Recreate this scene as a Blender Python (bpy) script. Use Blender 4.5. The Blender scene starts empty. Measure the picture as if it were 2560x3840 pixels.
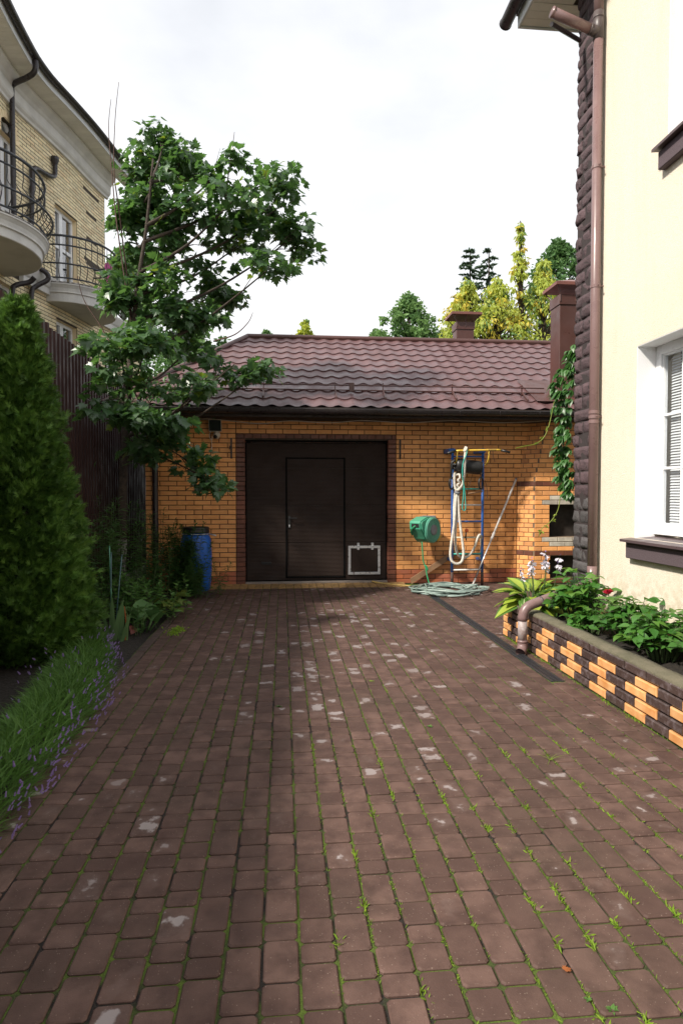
import bpy, math, random
import numpy as np
from mathutils import Vector, Matrix

random.seed(7)
rng = np.random.default_rng(11)
SC = bpy.context.scene
COL = SC.collection
R = math.radians

# ------------------------------------------------------------------ camera, sky, sun, exposure
EYE = Vector((0.0, 0.0, 1.46))
cam_d = bpy.data.cameras.new('camera')
cam = bpy.data.objects.new('camera', cam_d)
COL.objects.link(cam)
cam.location = EYE
cam.rotation_euler = (R(90 - 1.706), 0, R(-5.35))
cam_d.sensor_fit = 'VERTICAL'
cam_d.sensor_height = 36
cam_d.lens = 36 * 2350 / 3840
cam_d.clip_start = 0.05
cam_d.clip_end = 900
SC.camera = cam

SUN_DIR = Vector((0.952, 0.53, -1.0)).normalized()
world = bpy.data.worlds.new('World')
SC.world = world
world.use_nodes = True
wn, wl = world.node_tree.nodes, world.node_tree.links
wn.clear()
w_out = wn.new('ShaderNodeOutputWorld')
w_bg = wn.new('ShaderNodeBackground')
w_sky = wn.new('ShaderNodeTexSky')
w_sky.sky_type = 'NISHITA'
w_sky.sun_disc = False
w_sky.sun_elevation = math.asin(-SUN_DIR.z)
w_sky.sun_rotation = math.atan2(-SUN_DIR.x, -SUN_DIR.y)
w_sky.dust_density = 2.0
# thin bright overcast in front of the blue: a cloud layer mixed over the sky texture
w_tc = wn.new('ShaderNodeTexCoord')
w_map = wn.new('ShaderNodeMapping')
w_map.inputs['Scale'].default_value = (1.0, 1.0, 2.2)
w_noise = wn.new('ShaderNodeTexNoise')
w_noise.inputs['Scale'].default_value = 1.7
w_noise.inputs['Detail'].default_value = 6
w_ramp = wn.new('ShaderNodeMapRange')
w_ramp.inputs['From Min'].default_value = 0.33
w_ramp.inputs['From Max'].default_value = 0.6
w_ramp.inputs['To Min'].default_value = 0.60
w_ramp.inputs['To Max'].default_value = 1.0
w_mix = wn.new('ShaderNodeMixRGB')
w_mix.inputs['Color2'].default_value = (8.6, 8.7, 8.9, 1)
wl.new(w_tc.outputs['Generated'], w_map.inputs['Vector'])
wl.new(w_map.outputs['Vector'], w_noise.inputs['Vector'])
wl.new(w_noise.outputs['Fac'], w_ramp.inputs['Value'])
wl.new(w_ramp.outputs['Result'], w_mix.inputs['Fac'])
wl.new(w_sky.outputs['Color'], w_mix.inputs['Color1'])
wl.new(w_mix.outputs['Color'], w_bg.inputs['Color'])
w_bg.inputs['Strength'].default_value = 0.1
wl.new(w_bg.outputs['Background'], w_out.inputs['Surface'])

sun_d = bpy.data.lights.new('sun', 'SUN')
sun = bpy.data.objects.new('sun', sun_d)
COL.objects.link(sun)
sun_d.energy = 5.0
sun_d.angle = R(4.5)
sun_d.color = (1.0, 0.93, 0.82)
sun.rotation_euler = SUN_DIR.to_track_quat('-Z', 'Y').to_euler()
sun.location = (-8, -4, 12)

SC.view_settings.view_transform = 'Standard'
SC.view_settings.look = 'None'
SC.view_settings.exposure = 0.4
SC.view_settings.gamma = 1.0
SC.view_settings.use_curve_mapping = False
SC.cycles.max_bounces = 6
SC.cycles.transparent_max_bounces = 12

# ------------------------------------------------------------------ camera geometry, used to rank pieces by how large they show
CM = cam.rotation_euler.to_matrix()
CI = CM.transposed()
def seen_size(p):
    c = CI @ (Vector(p) - EYE)
    if c.z > -0.2: return 0.0
    u, v = c.x / -c.z, c.y / -c.z
    if abs(u) > 0.56 or abs(v) > 0.83: return 1e-4 / (1 + c.length)
    return 1.0 / (c.z * c.z)
def pt(u, v, Y):
    """world point on the plane y = Y, from photograph measurements"""
    d = CM @ Vector(((u - 1280) / 2350, (1920 - v) / 2350, -1))
    return EYE + d * (Y / d.y)

# ------------------------------------------------------------------ mesh helpers
WLOC = {}
class MB:
    def __init__(s):
        s.V, s.F, s.S, s.M, s.A, s.n = [], [], [], [], [], 0
    def add(s, verts, faces, m=0, a=None):
        verts = np.asarray(verts, float).reshape(-1, 3)
        sz = np.array([len(f) for f in faces], int)
        fl = np.fromiter((i for f in faces for i in f), int)
        s.V.append(verts); s.F.append(fl + s.n); s.S.append(sz); s.M.append(np.full(len(sz), m, int)); s.n += len(verts)
        s.A.append(np.zeros(len(verts)) if a is None else np.asarray(a, float))
    def scatter(s, tv, tf, pos, rot, m=0, a=None):
        """copies of a template: rot (N,3,3) with scale in it, pos (N,3)"""
        N, k = len(pos), len(tv)
        if N == 0: return
        v = np.einsum('nij,kj->nki', rot, tv) + pos[:, None, :]
        sz = np.array([len(f) for f in tf], int)
        fl = np.fromiter((i for f in tf for i in f), int)
        fa = (fl[None, :] + (np.arange(N) * k)[:, None] + s.n).reshape(-1)
        s.V.append(v.reshape(-1, 3)); s.F.append(fa); s.S.append(np.tile(sz, N)); s.M.append(np.full(N * len(sz), m, int)); s.n += N * k
        s.A.append(np.zeros(N * k) if a is None else np.tile(np.asarray(a, float), N))
    def box(s, x0, x1, y0, y1, z0, z1, m=0):
        v = [(x0, y0, z0), (x1, y0, z0), (x1, y1, z0), (x0, y1, z0), (x0, y0, z1), (x1, y0, z1), (x1, y1, z1), (x0, y1, z1)]
        s.add(v, [(3, 2, 1, 0), (4, 5, 6, 7), (0, 1, 5, 4), (1, 2, 6, 5), (2, 3, 7, 6), (3, 0, 4, 7)], m)
    def bbox(s, x0, x1, y0, y1, z0, z1, b=0.004, m=0):
        """bevelled box"""
        vs = []
        for (x, sx) in ((x0, 1), (x1, -1)):
            for (y, sy) in ((y0, 1), (y1, -1)):
                for (z, sz) in ((z0, 1), (z1, -1)):
                    vs += [(x, y + sy * b, z + sz * b), (x + sx * b, y, z + sz * b), (x + sx * b, y + sy * b, z)]
        def I(i, j, k, a): return ((i * 2 + j) * 2 + k) * 3 + a
        f = []
        for i in (0, 1):
            q = [I(i, 0, 0, 0), I(i, 1, 0, 0), I(i, 1, 1, 0), I(i, 0, 1, 0)]; f.append(q if i else q[::-1])
            q = [I(0, i, 0, 1), I(0, i, 1, 1), I(1, i, 1, 1), I(1, i, 0, 1)]; f.append(q if i else q[::-1])
            q = [I(0, 0, i, 2), I(1, 0, i, 2), I(1, 1, i, 2), I(0, 1, i, 2)]; f.append(q if i else q[::-1])
        for j in (0, 1):
            for k in (0, 1):
                f.append([I(0, j, k, 1), I(0, j, k, 2), I(1, j, k, 2), I(1, j, k, 1)])
                f.append([I(j, 0, k, 0), I(j, 0, k, 2), I(j, 1, k, 2), I(j, 1, k, 0)])
                f.append([I(j, k, 0, 0), I(j, k, 0, 1), I(j, k, 1, 1), I(j, k, 1, 0)])
        for i in (0, 1):
            for j in (0, 1):
                for k in (0, 1): f.append([I(i, j, k, 0), I(i, j, k, 1), I(i, j, k, 2)])
        s.add(vs, f, m)
    def tube(s, path, r, n=8, m=0, caps=True, closed=False):
        P = [Vector(p) for p in path]
        K = len(P)
        rr = r if hasattr(r, '__len__') else [r] * K
        up = None
        vs = []
        for i in range(K):
            a = P[(i - 1) % K] if (closed or i > 0) else P[i]
            b = P[(i + 1) % K] if (closed or i < K - 1) else P[i]
            t = (b - a)
            if t.length < 1e-9: t = Vector((0, 0, 1))
            t.normalize()
            if up is None:
                up = Vector((0, 0, 1)) if abs(t.z) < 0.9 else Vector((1, 0, 0))
            side = t.cross(up)
            if side.length < 1e-6: side = t.cross(Vector((1, 0.3, 0)))
            side.normalize()
            up = side.cross(t).normalized()
            for j in range(n):
                an = 2 * math.pi * j / n
                vs.append(P[i] + side * (math.cos(an) * rr[i]) + up * (math.sin(an) * rr[i]))
        f = []
        for i in range(K if closed else K - 1):
            i2 = (i + 1) % K
            for j in range(n):
                j2 = (j + 1) % n
                f.append((i * n + j, i * n + j2, i2 * n + j2, i2 * n + j))
        if caps and not closed:
            f.append(tuple(range(n))[::-1]); f.append(tuple((K - 1) * n + j for j in range(n)))
        s.add(vs, f, m)
    def lathe(s, prof, c, axis=(0, 0, 1), n=20, m=0):
        ax = Vector(axis).normalized()
        q = ax.to_track_quat('Z', 'Y').to_matrix()
        vs = []
        for (r, h) in prof:
            for j in range(n):
                a = 2 * math.pi * j / n
                vs.append(Vector(c) + q @ Vector((r * math.cos(a), r * math.sin(a), h)))
        f = []
        for i in range(len(prof) - 1):
            for j in range(n):
                j2 = (j + 1) % n
                f.append((i * n + j, i * n + j2, (i + 1) * n + j2, (i + 1) * n + j))
        f.append(tuple(range(n))[::-1]); f.append(tuple((len(prof) - 1) * n + j for j in range(n)))
        s.add(vs, f, m)
    def prism(s, poly, o, ex, ey, ez, m=0):
        """poly in (ex,ey) extruded by vector ez from origin o"""
        o, ex, ey, ez = Vector(o), Vector(ex), Vector(ey), Vector(ez)
        n = len(poly)
        vs = [o + ex * p[0] + ey * p[1] for p in poly] + [o + ex * p[0] + ey * p[1] + ez for p in poly]
        f = [tuple(range(n))[::-1], tuple(range(n, 2 * n))]
        for i in range(n):
            j = (i + 1) % n
            f.append((i, j, n + j, n + i))
        s.add(vs, f, m)
    def sheet(s, rows, m=0):
        """grid of points: list of rows of points"""
        nr, nc = len(rows), len(rows[0])
        f = [(i * nc + j, i * nc + j + 1, (i + 1) * nc + j + 1, (i + 1) * nc + j) for i in range(nr - 1) for j in range(nc - 1)]
        s.add([p for r in rows for p in r], f, m)
    def mesh(s, name, mats, origin=(0, 0, 0), smooth=False):
        me = bpy.data.meshes.new(name)
        V = np.concatenate(s.V) - np.array(origin, float)
        F = np.concatenate(s.F); S = np.concatenate(s.S); M = np.concatenate(s.M)
        me.vertices.add(len(V)); me.vertices.foreach_set('co', V.astype(np.float32).ravel())
        me.loops.add(len(F)); me.loops.foreach_set('vertex_index', F.astype(np.int32))
        me.polygons.add(len(S))
        st = np.concatenate(([0], np.cumsum(S)[:-1]))
        me.polygons.foreach_set('loop_start', st.astype(np.int32))
        me.polygons.foreach_set('material_index', M.astype(np.int32))
        me.polygons.foreach_set('use_smooth', np.full(len(S), bool(smooth)))
        for mt in (mats if isinstance(mats, (list, tuple)) else [mats]): me.materials.append(mt)
        A = np.concatenate(s.A)
        if A.any():
            me.attributes.new('inset', 'FLOAT', 'POINT').data.foreach_set('value', A.astype(np.float32))
        me.update(calc_edges=True)
        return me
    def build(s, name, mats, parent=None, smooth=False, kind=None, label=None):
        V = np.concatenate(s.V)
        lo, hi = V.min(0), V.max(0)
        org = ((lo[0] + hi[0]) / 2, (lo[1] + hi[1]) / 2, lo[2])
        o = bpy.data.objects.new(name, s.mesh(name, mats, org, smooth))
        link(o, parent, org)
        if kind: o['kind'] = kind
        if label: o['label'] = label
        return o

def link(o, parent, wloc):
    COL.objects.link(o)
    WLOC[o.name] = Vector(wloc)
    if parent is not None:
        o.parent = parent
        o.location = Vector(wloc) - WLOC[parent.name]
    else:
        o.location = wloc
def thing(name, loc, label, cat, group=None):
    o = bpy.data.objects.new(name, None)
    o.empty_display_size = 0.2
    link(o, None, loc)
    tag(o, label, cat, group)
    return o
def tag(o, label, cat, group=None):
    o['label'] = label; o['category'] = cat
    if group: o['group'] = group
    return o

class Pieces:
    """countable pieces of one part: the largest-showing ones become objects, the rest one part of kind stuff"""
    def __init__(s): s.items, s.tpl, s.mesh = [], {}, {}
    def put(s, key, mat, pos, ang=0.0, area=1.0, mtx=None):
        s.items.append((key, mat, Vector(pos), ang, area * seen_size(pos), mtx))
    def emit(s, name, rest, parent, tpl, limit=300, smooth=False):
        s.items.sort(key=lambda t: -t[4])
        for key, mat, pos, ang, a, mtx in s.items[:limit]:
            k = (key, mat.name)
            if k not in s.mesh:
                mb = MB(); mb.add(tpl[key][0], tpl[key][1], 0, tpl[key][2] if len(tpl[key]) > 2 else None); s.mesh[k] = mb.mesh(name, mat, (0, 0, 0), smooth)
            o = bpy.data.objects.new(name, s.mesh[k])
            link(o, parent, pos)
            if mtx is not None: o.matrix_basis = Matrix.Translation(o.location) @ mtx.to_4x4()
            else: o.rotation_euler = (0, 0, ang)
        left = s.items[limit:]
        if left:
            mb = MB(); mats = []
            groups = {}
            for it in left: groups.setdefault((it[0], it[1].name), []).append(it)
            for (key, mn), its in groups.items():
                if its[0][1] not in mats: mats.append(its[0][1])
                mi = mats.index(its[0][1])
                pos = np.array([t[2] for t in its])
                rot = np.array([np.array(t[5] if t[5] is not None else Matrix.Rotation(t[3], 3, 'Z')) for t in its])
                mb.scatter(np.asarray(tpl[key][0], float), tpl[key][1], pos, rot, mi, tpl[key][2] if len(tpl[key]) > 2 else None)
            mb.build(rest, mats, parent, smooth, kind='stuff')

def smooth_path(P, n=6, closed=False):
    """Catmull-Rom through the points"""
    P = [Vector(p) for p in P]
    K = len(P); out = []
    for i in range(K if closed else K - 1):
        g = lambda j: P[j % K] if closed else P[max(0, min(K - 1, j))]
        p0, p1, p2, p3 = g(i - 1), g(i), g(i + 1), g(i + 2)
        for k in range(n):
            t = k / n
            out.append(0.5 * ((2 * p1) + (p2 - p0) * t + (2 * p0 - 5 * p1 + 4 * p2 - p3) * t * t + (3 * p1 - p0 - 3 * p2 + p3) * t ** 3))
    if not closed: out.append(P[-1])
    return out

# ------------------------------------------------------------------ materials
def nmat(name):
    m = bpy.data.materials.new(name); m.use_nodes = True
    nt = m.node_tree; nt.nodes.clear()
    return m, nt.nodes, nt.links
def principled(n, l):
    o = n.new('ShaderNodeOutputMaterial'); p = n.new('ShaderNodeBsdfPrincipled')
    l.new(p.outputs['BSDF'], o.inputs['Surface'])
    return p, o
def math_(n, l, op, a, b=None, clamp=False):
    x = n.new('ShaderNodeMath'); x.operation = op; x.use_clamp = clamp
    for i, q in enumerate((a, b)):
        if q is None: continue
        if isinstance(q, (int, float)): x.inputs[i].default_value = q
        else: l.new(q, x.inputs[i])
    return x.outputs[0]
def noise(n, l, scale, detail=3, vec=None, rough=0.55):
    t = n.new('ShaderNodeTexNoise'); t.inputs['Scale'].default_value = scale
    t.inputs['Detail'].default_value = detail; t.inputs['Roughness'].default_value = rough
    if vec is None:
        g = n.new('ShaderNodeNewGeometry'); vec = g.outputs['Position']
    l.new(vec, t.inputs['Vector'])
    return t.outputs['Fac']
def maprange(n, l, x, a, b, c=0.0, d=1.0):
    r = n.new('ShaderNodeMapRange')
    for nm, v in (('From Min', a), ('From Max', b), ('To Min', c), ('To Max', d)): r.inputs[nm].default_value = v
    l.new(x, r.inputs['Value'])
    return r.outputs['Result']
def mixc(n, l, fac, a, b, mode='MIX'):
    x = n.new('ShaderNodeMixRGB'); x.blend_type = mode
    for i, q in (('Fac', fac), ('Color1', a), ('Color2', b)):
        if isinstance(q, (int, float)): x.inputs[i].default_value = q
        elif isinstance(q, tuple): x.inputs[i].default_value = (*q[:3], 1)
        else: l.new(q, x.inputs[i])
    return x.outputs['Color']
def piece_random(n, l):
    oi = n.new('ShaderNodeObjectInfo'); g = n.new('ShaderNodeNewGeometry')
    return math_(n, l, 'FRACT', math_(n, l, 'ADD', oi.outputs['Random'], g.outputs['Random Per Island']))
def bump(n, l, p, h, strength=0.3, dist=0.01):
    b = n.new('ShaderNodeBump'); b.inputs['Strength'].default_value = strength; b.inputs['Distance'].default_value = dist
    l.new(h, b.inputs['Height']); l.new(b.outputs['Normal'], p.inputs['Normal'])
def grey(v): return (v, v, v)
def surf(name, c1, c2=None, scale=8.0, rough=0.6, rnd=0.0, bs=0.0, bd=0.004, bscale=60.0, spec=0.5, metal=0.0, detail=4, rvar=0.15, lo=0.35, hi=0.65):
    """painted, mineral or metal surface with mottled colour, per-piece variation and fine relief"""
    m, n, l = nmat(name)
    p, o = principled(n, l)
    c2 = c2 or tuple(x * 0.8 for x in c1)
    col = mixc(n, l, maprange(n, l, noise(n, l, scale, detail), lo, hi), c1, c2)
    if rnd:
        v = maprange(n, l, piece_random(n, l), 0, 1, 1 - rnd, 1 + rnd)
        cb = n.new('ShaderNodeCombineColor')
        for i in range(3): l.new(v, cb.inputs[i])
        col = mixc(n, l, 1.0, col, cb.outputs[0], 'MULTIPLY')
    l.new(col, p.inputs['Base Color'])
    rn = noise(n, l, scale * 2.3, 3)
    l.new(maprange(n, l, rn, 0.3, 0.7, max(0.02, rough - rvar), min(1, rough + rvar)), p.inputs['Roughness'])
    p.inputs['Metallic'].default_value = metal
    p.inputs['Specular IOR Level'].default_value = spec
    if bs: bump(n, l, p, noise(n, l, bscale, 4), bs, bd)
    return m
def leafmat(name, c1, c2, trans=0.35, rough=0.45, spec=0.4, tcol=None, hv=0.5):
    m, n, l = nmat(name)
    o = n.new('ShaderNodeOutputMaterial'); p = n.new('ShaderNodeBsdfPrincipled'); t = n.new('ShaderNodeBsdfTranslucent'); x = n.new('ShaderNodeMixShader')
    r = piece_random(n, l)
    col = mixc(n, l, r, c1, c2)
    col = mixc(n, l, maprange(n, l, noise(n, l, 2.5, 2), 0.35, 0.65, 0, hv), col, tuple(a * 0.55 for a in c1))
    l.new(col, p.inputs['Base Color'])
    tc = tcol or tuple(min(1, a * 1.6) for a in c2)
    l.new(mixc(n, l, r, tuple(a * 0.8 for a in tc), tc), t.inputs['Color'])
    p.inputs['Roughness'].default_value = rough; p.inputs['Specular IOR Level'].default_value = spec
    x.inputs['Fac'].default_value = trans
    l.new(p.outputs['BSDF'], x.inputs[1]); l.new(t.outputs['BSDF'], x.inputs[2]); l.new(x.outputs['Shader'], o.inputs['Surface'])
    return m
def glassmat(name, tint=(0.9, 0.95, 1.0), fac_lo=0.25):
    m, n, l = nmat(name)
    o = n.new('ShaderNodeOutputMaterial'); a = n.new('ShaderNodeBsdfTransparent'); b = n.new('ShaderNodeBsdfGlossy'); x = n.new('ShaderNodeMixShader')
    a.inputs['Color'].default_value = (*tint, 1); b.inputs['Roughness'].default_value = 0.02
    g = n.new('ShaderNodeNewGeometry'); dt = n.new('ShaderNodeVectorMath'); dt.operation = 'DOT_PRODUCT'
    l.new(g.outputs['Normal'], dt.inputs[0]); l.new(g.outputs['Incoming'], dt.inputs[1])
    f = math_(n, l, 'POWER', math_(n, l, 'SUBTRACT', 1.0, math_(n, l, 'ABSOLUTE', dt.outputs['Value']), True), 5.0)
    l.new(maprange(n, l, f, 0, 1, fac_lo, 1.0), x.inputs['Fac'])
    l.new(a.outputs[0], x.inputs[1]); l.new(b.outputs[0], x.inputs[2]); l.new(x.outputs[0], o.inputs['Surface'])
    return m

def paver_material():
    m, n, l = nmat('paver_concrete')
    p, o = principled(n, l)
    g = n.new('ShaderNodeNewGeometry')
    pos = g.outputs['Position']
    r = piece_random(n, l)
    base = mixc(n, l, r, (0.080, 0.048, 0.040), (0.134, 0.082, 0.068))
    base = mixc(n, l, maprange(n, l, noise(n, l, 9, 5), 0.38, 0.68), base, (0.066, 0.039, 0.033))
    # dirt film: greener and darker in broad patches
    base = mixc(n, l, maprange(n, l, noise(n, l, 1.3, 5), 0.5, 0.75, 0, 0.45), base, (0.050, 0.038, 0.028))
    # light grit in the concrete
    v = n.new('ShaderNodeTexVoronoi'); v.inputs['Scale'].default_value = 150; v.inputs['Randomness'].default_value = 1.0
    l.new(pos, v.inputs['Vector'])
    vr = n.new('ShaderNodeSeparateColor'); l.new(v.outputs['Color'], vr.inputs[0])
    grit = math_(n, l, 'MULTIPLY', math_(n, l, 'LESS_THAN', v.outputs['Distance'], math_(n, l, 'MULTIPLY', vr.outputs[1], 0.34)), math_(n, l, 'GREATER_THAN', vr.outputs[0], 0.84))
    base = mixc(n, l, math_(n, l, 'MULTIPLY', grit, 0.55), base, (0.26, 0.20, 0.165))
    # standing water in the worn middle of some stones, its sky reflection painted pale
    at = n.new('ShaderNodeAttribute'); at.attribute_name = 'inset'
    blob = noise(n, l, 15, 5)
    sx = n.new('ShaderNodeSeparateXYZ'); l.new(pos, sx.inputs[0])
    dx = math_(n, l, 'MULTIPLY', math_(n, l, 'SUBTRACT', sx.outputs[0], 0.6), 0.68)
    dy = math_(n, l, 'MULTIPLY', math_(n, l, 'SUBTRACT', sx.outputs[1], 5.8), 0.42)
    d2 = math_(n, l, 'ADD', math_(n, l, 'MULTIPLY', dx, dx), math_(n, l, 'MULTIPLY', dy, dy))
    dens = math_(n, l, 'MAXIMUM', math_(n, l, 'POWER', 2.718, math_(n, l, 'MULTIPLY', d2, -1.0)), 0.22)
    r2 = math_(n, l, 'FRACT', math_(n, l, 'MULTIPLY', r, 17.31))
    pick = math_(n, l, 'ADD', math_(n, l, 'MULTIPLY', dens, 0.24), r2)
    amt = maprange(n, l, pick, 0.86, 1.06, 0, 1)
    k = math_(n, l, 'ADD', math_(n, l, 'MULTIPLY', blob, 0.9), math_(n, l, 'MULTIPLY', at.outputs['Fac'], 0.26))
    k = math_(n, l, 'ADD', k, math_(n, l, 'MULTIPLY', amt, 0.36))
    wet = math_(n, l, 'MULTIPLY', maprange(n, l, k, 0.875, 0.955), math_(n, l, 'GREATER_THAN', amt, 0.01))
    halo = math_(n, l, 'MULTIPLY', maprange(n, l, k, 0.70, 0.93, 0, 0.35), math_(n, l, 'GREATER_THAN', amt, 0.01))
    col = mixc(n, l, halo, base, (0.165, 0.12, 0.108))
    r3 = maprange(n, l, math_(n, l, 'FRACT', math_(n, l, 'MULTIPLY', r, 41.7)), 0, 1, 0.35, 1.0)
    wet = math_(n, l, 'MULTIPLY', wet, r3)
    col = mixc(n, l, math_(n, l, 'MULTIPLY', wet, 0.92), col, (0.33, 0.29, 0.29))
    l.new(col, p.inputs['Base Color'])
    rg = maprange(n, l, noise(n, l, 7, 3), 0.3, 0.7, 0.50, 0.78)
    rm = n.new('ShaderNodeMix'); rm.data_type = 'FLOAT'
    l.new(wet, rm.inputs[0]); l.new(rg, rm.inputs[2]); rm.inputs[3].default_value = 0.22
    l.new(rm.outputs[0], p.inputs['Roughness'])
    sm = n.new('ShaderNodeMix'); sm.data_type = 'FLOAT'; l.new(wet, sm.inputs[0]); sm.inputs[2].default_value = 0.18; sm.inputs[3].default_value = 0.55; l.new(sm.outputs[0], p.inputs['Specular IOR Level'])
    hb = math_(n, l, 'ADD', noise(n, l, 210, 3), math_(n, l, 'MULTIPLY', noise(n, l, 24, 2), 1.2))
    hb = math_(n, l, 'MULTIPLY', hb, math_(n, l, 'SUBTRACT', 1.0, math_(n, l, 'MULTIPLY', wet, 0.9)))
    bump(n, l, p, hb, 0.35, 0.004)
    return m
def joint_material():
    m, n, l = nmat('mossy_joint')
    p, o = principled(n, l)
    f = maprange(n, l, noise(n, l, 4.5, 6), 0.40, 0.57)
    moss = mixc(n, l, noise(n, l, 40, 3), (0.040, 0.070, 0.007), (0.11, 0.16, 0.014))
    col = mixc(n, l, f, (0.014, 0.010, 0.008), moss)
    l.new(col, p.inputs['Base Color']); p.inputs['Roughness'].default_value = 0.95
    bump(n, l, p, noise(n, l, 160, 4), 0.9, 0.01)
    return m

M = {}
M['paver'] = paver_material()
M['joint'] = joint_material()
M['yellow_paver'] = surf('yellow_paver', (0.34, 0.20, 0.07), (0.20, 0.12, 0.05), 14, 0.8, 0.18, 0.3)
M['soil'] = surf('soil', (0.011, 0.008, 0.006), (0.026, 0.019, 0.014), 30, 0.95, 0, 0.9, 0.03, 45)
M['ground'] = surf('meadow_ground', (0.045, 0.065, 0.02), (0.07, 0.06, 0.035), 1.5, 0.95, 0, 0.5, 0.05, 20)
M['kerb'] = surf('kerb_concrete', (0.062, 0.036, 0.029), (0.046, 0.029, 0.023), 7, 0.8, 0.12, 0.3)
M['orange'] = surf('orange_brick', (0.80, 0.375, 0.130), (0.71, 0.31, 0.10), 9, 0.62, 0.12, 0.35, 0.003, 90)
M['orange_old'] = surf('worn_orange_brick', (0.66, 0.30, 0.105), (0.52, 0.215, 0.085), 7, 0.7, 0.15, 0.4, 0.003, 80)
M['red'] = surf('damp_red_brick', (0.42, 0.125, 0.048), (0.36, 0.12, 0.07), 5, 0.7, 0.18, 0.4, 0.003, 80)
M['brown'] = surf('brown_brick', (0.155, 0.050, 0.026), (0.115, 0.038, 0.022), 6, 0.55, 0.18, 0.35, 0.003, 80)
M['white_brick'] = surf('white_sooty_brick', (0.52, 0.47, 0.39), (0.34, 0.30, 0.25), 9, 0.8, 0.15, 0.4, 0.003, 80)
M['fire_brick'] = surf('sooted_brick', (0.035, 0.026, 0.020), (0.015, 0.012, 0.010), 6, 0.9, 0.2, 0.4)
M['mortar'] = surf('joint_shade_mortar', (0.060, 0.043, 0.031), (0.042, 0.030, 0.022), 12, 0.95, 0, 0.5)  # dark mortar, deepened further with the shade of the recessed joints
M['mortar_pale'] = surf('pale_mortar', (0.20, 0.135, 0.085), (0.14, 0.10, 0.065), 12, 0.95, 0, 0.5)
M['cream'] = surf('cream_brick', (0.86, 0.75, 0.51), (0.80, 0.68, 0.43), 7, 0.75, 0.13, 0.3)
M['cream_rust'] = surf('tan_brick', (0.80, 0.63, 0.39), (0.84, 0.70, 0.45), 5, 0.75, 0.13, 0.3)
M['cream_mortar'] = surf('grey_mortar', (0.085, 0.065, 0.046), (0.062, 0.047, 0.034), 12, 0.95)
M['stone_trim'] = surf('grey_plaster_moulding', (0.70, 0.69, 0.66), (0.58, 0.57, 0.55), 3, 0.85, 0, 0.35, 0.01, 25)
M['underside'] = surf('stained_plaster', (0.52, 0.51, 0.47), (0.42, 0.41, 0.37), 2, 0.9, 0, 0.3, 0.01, 25, lo=0.5, hi=0.75)
M['peeling'] = surf('balcony_rim', (0.48, 0.46, 0.43), (0.10, 0.09, 0.085), 16, 0.9, 0, 0.6, 0.01, 50, lo=0.42, hi=0.58)
M['soffit'] = surf('cream_soffit', (0.84, 0.83, 0.78), (0.78, 0.77, 0.72), 4, 0.5, 0.05)
M['white'] = surf('white_pvc', (0.80, 0.81, 0.82), (0.75, 0.76, 0.78), 5, 0.35)
M['fascia_white'] = surf('white_fascia', (0.74, 0.76, 0.78), (0.66, 0.68, 0.70), 3, 0.4)
M['black_gutter'] = surf('dark_brown_gutter', (0.022, 0.017, 0.019), (0.03, 0.024, 0.026), 5, 0.35)
M['iron'] = surf('black_iron', (0.016, 0.017, 0.021), (0.024, 0.025, 0.030), 12, 0.45, 0, 0.2)
M['iron_blue'] = surf('weathered_iron', (0.050, 0.058, 0.070), (0.03, 0.034, 0.042), 12, 0.5)
M['roof'] = surf('brown_metal_tile', (0.125, 0.066, 0.068), (0.108, 0.056, 0.056), 1.6, 0.40, 0, 0.05, 0.002, 60, 0.5, 0.0, 5)
M['roof_trim'] = surf('brown_sheet_metal', (0.088, 0.036, 0.030), (0.070, 0.030, 0.025), 2, 0.40)
M['roof_cap'] = surf('faded_metal_cap', (0.19, 0.075, 0.058), (0.145, 0.057, 0.047), 3, 0.45)
M['black'] = surf('black_plastic', (0.012, 0.012, 0.012), (0.018, 0.018, 0.018), 8, 0.45)
M['seam'] = surf('dark_seam_mortar', (0.020, 0.015, 0.013), (0.014, 0.011, 0.010), 12, 0.95)
M['seal'] = surf('rubber_seal', (0.006, 0.006, 0.006), (0.008, 0.008, 0.008), 8, 0.8, spec=0.05)
M['dark'] = surf('dark_board', (0.022, 0.015, 0.012), (0.03, 0.02, 0.016), 8, 0.8)  # dark brown for boards, posts, rails and door backing
M['door'] = surf('brown_door', (0.030, 0.0185, 0.0145), (0.025, 0.0155, 0.012), 2.2, 0.6, 0, 0.0, spec=0.2)
M['alu'] = surf('bare_aluminium', (0.62, 0.63, 0.65), (0.52, 0.53, 0.55), 9, 0.35, 0, 0, metal=0.7)
M['concrete'] = surf('threshold_concrete', (0.26, 0.22, 0.19), (0.20, 0.16, 0.14), 5, 0.9, 0, 0.4)
M['green_plastic'] = surf('green_plastic', (0.045, 0.27, 0.165), (0.06, 0.30, 0.19), 4, 0.45)
M['green_pale'] = surf('faded_green_plastic', (0.10, 0.33, 0.23), (0.08, 0.29, 0.20), 4, 0.5)
M['grey_plastic'] = surf('grey_plastic', (0.20, 0.20, 0.21), (0.16, 0.16, 0.17), 10, 0.6)
M['green_hose'] = surf('green_hose', (0.02, 0.24, 0.10), (0.03, 0.28, 0.12), 6, 0.45)
M['grey_hose'] = surf('grey_green_hose', (0.26, 0.33, 0.30), (0.14, 0.20, 0.18), 7, 0.35)
M['yellow_hose'] = surf('yellow_hose', (0.55, 0.38, 0.10), (0.40, 0.28, 0.10), 7, 0.6)
M['blue'] = surf('blue_paint', (0.020, 0.10, 0.36), (0.03, 0.13, 0.42), 14, 0.42, 0, 0.1)
M['barrel'] = surf('blue_plastic', (0.010, 0.105, 0.50), (0.014, 0.125, 0.54), 4, 0.38)
M['teal'] = surf('teal_paint', (0.02, 0.33, 0.27), (0.03, 0.37, 0.31), 10, 0.45)
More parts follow.
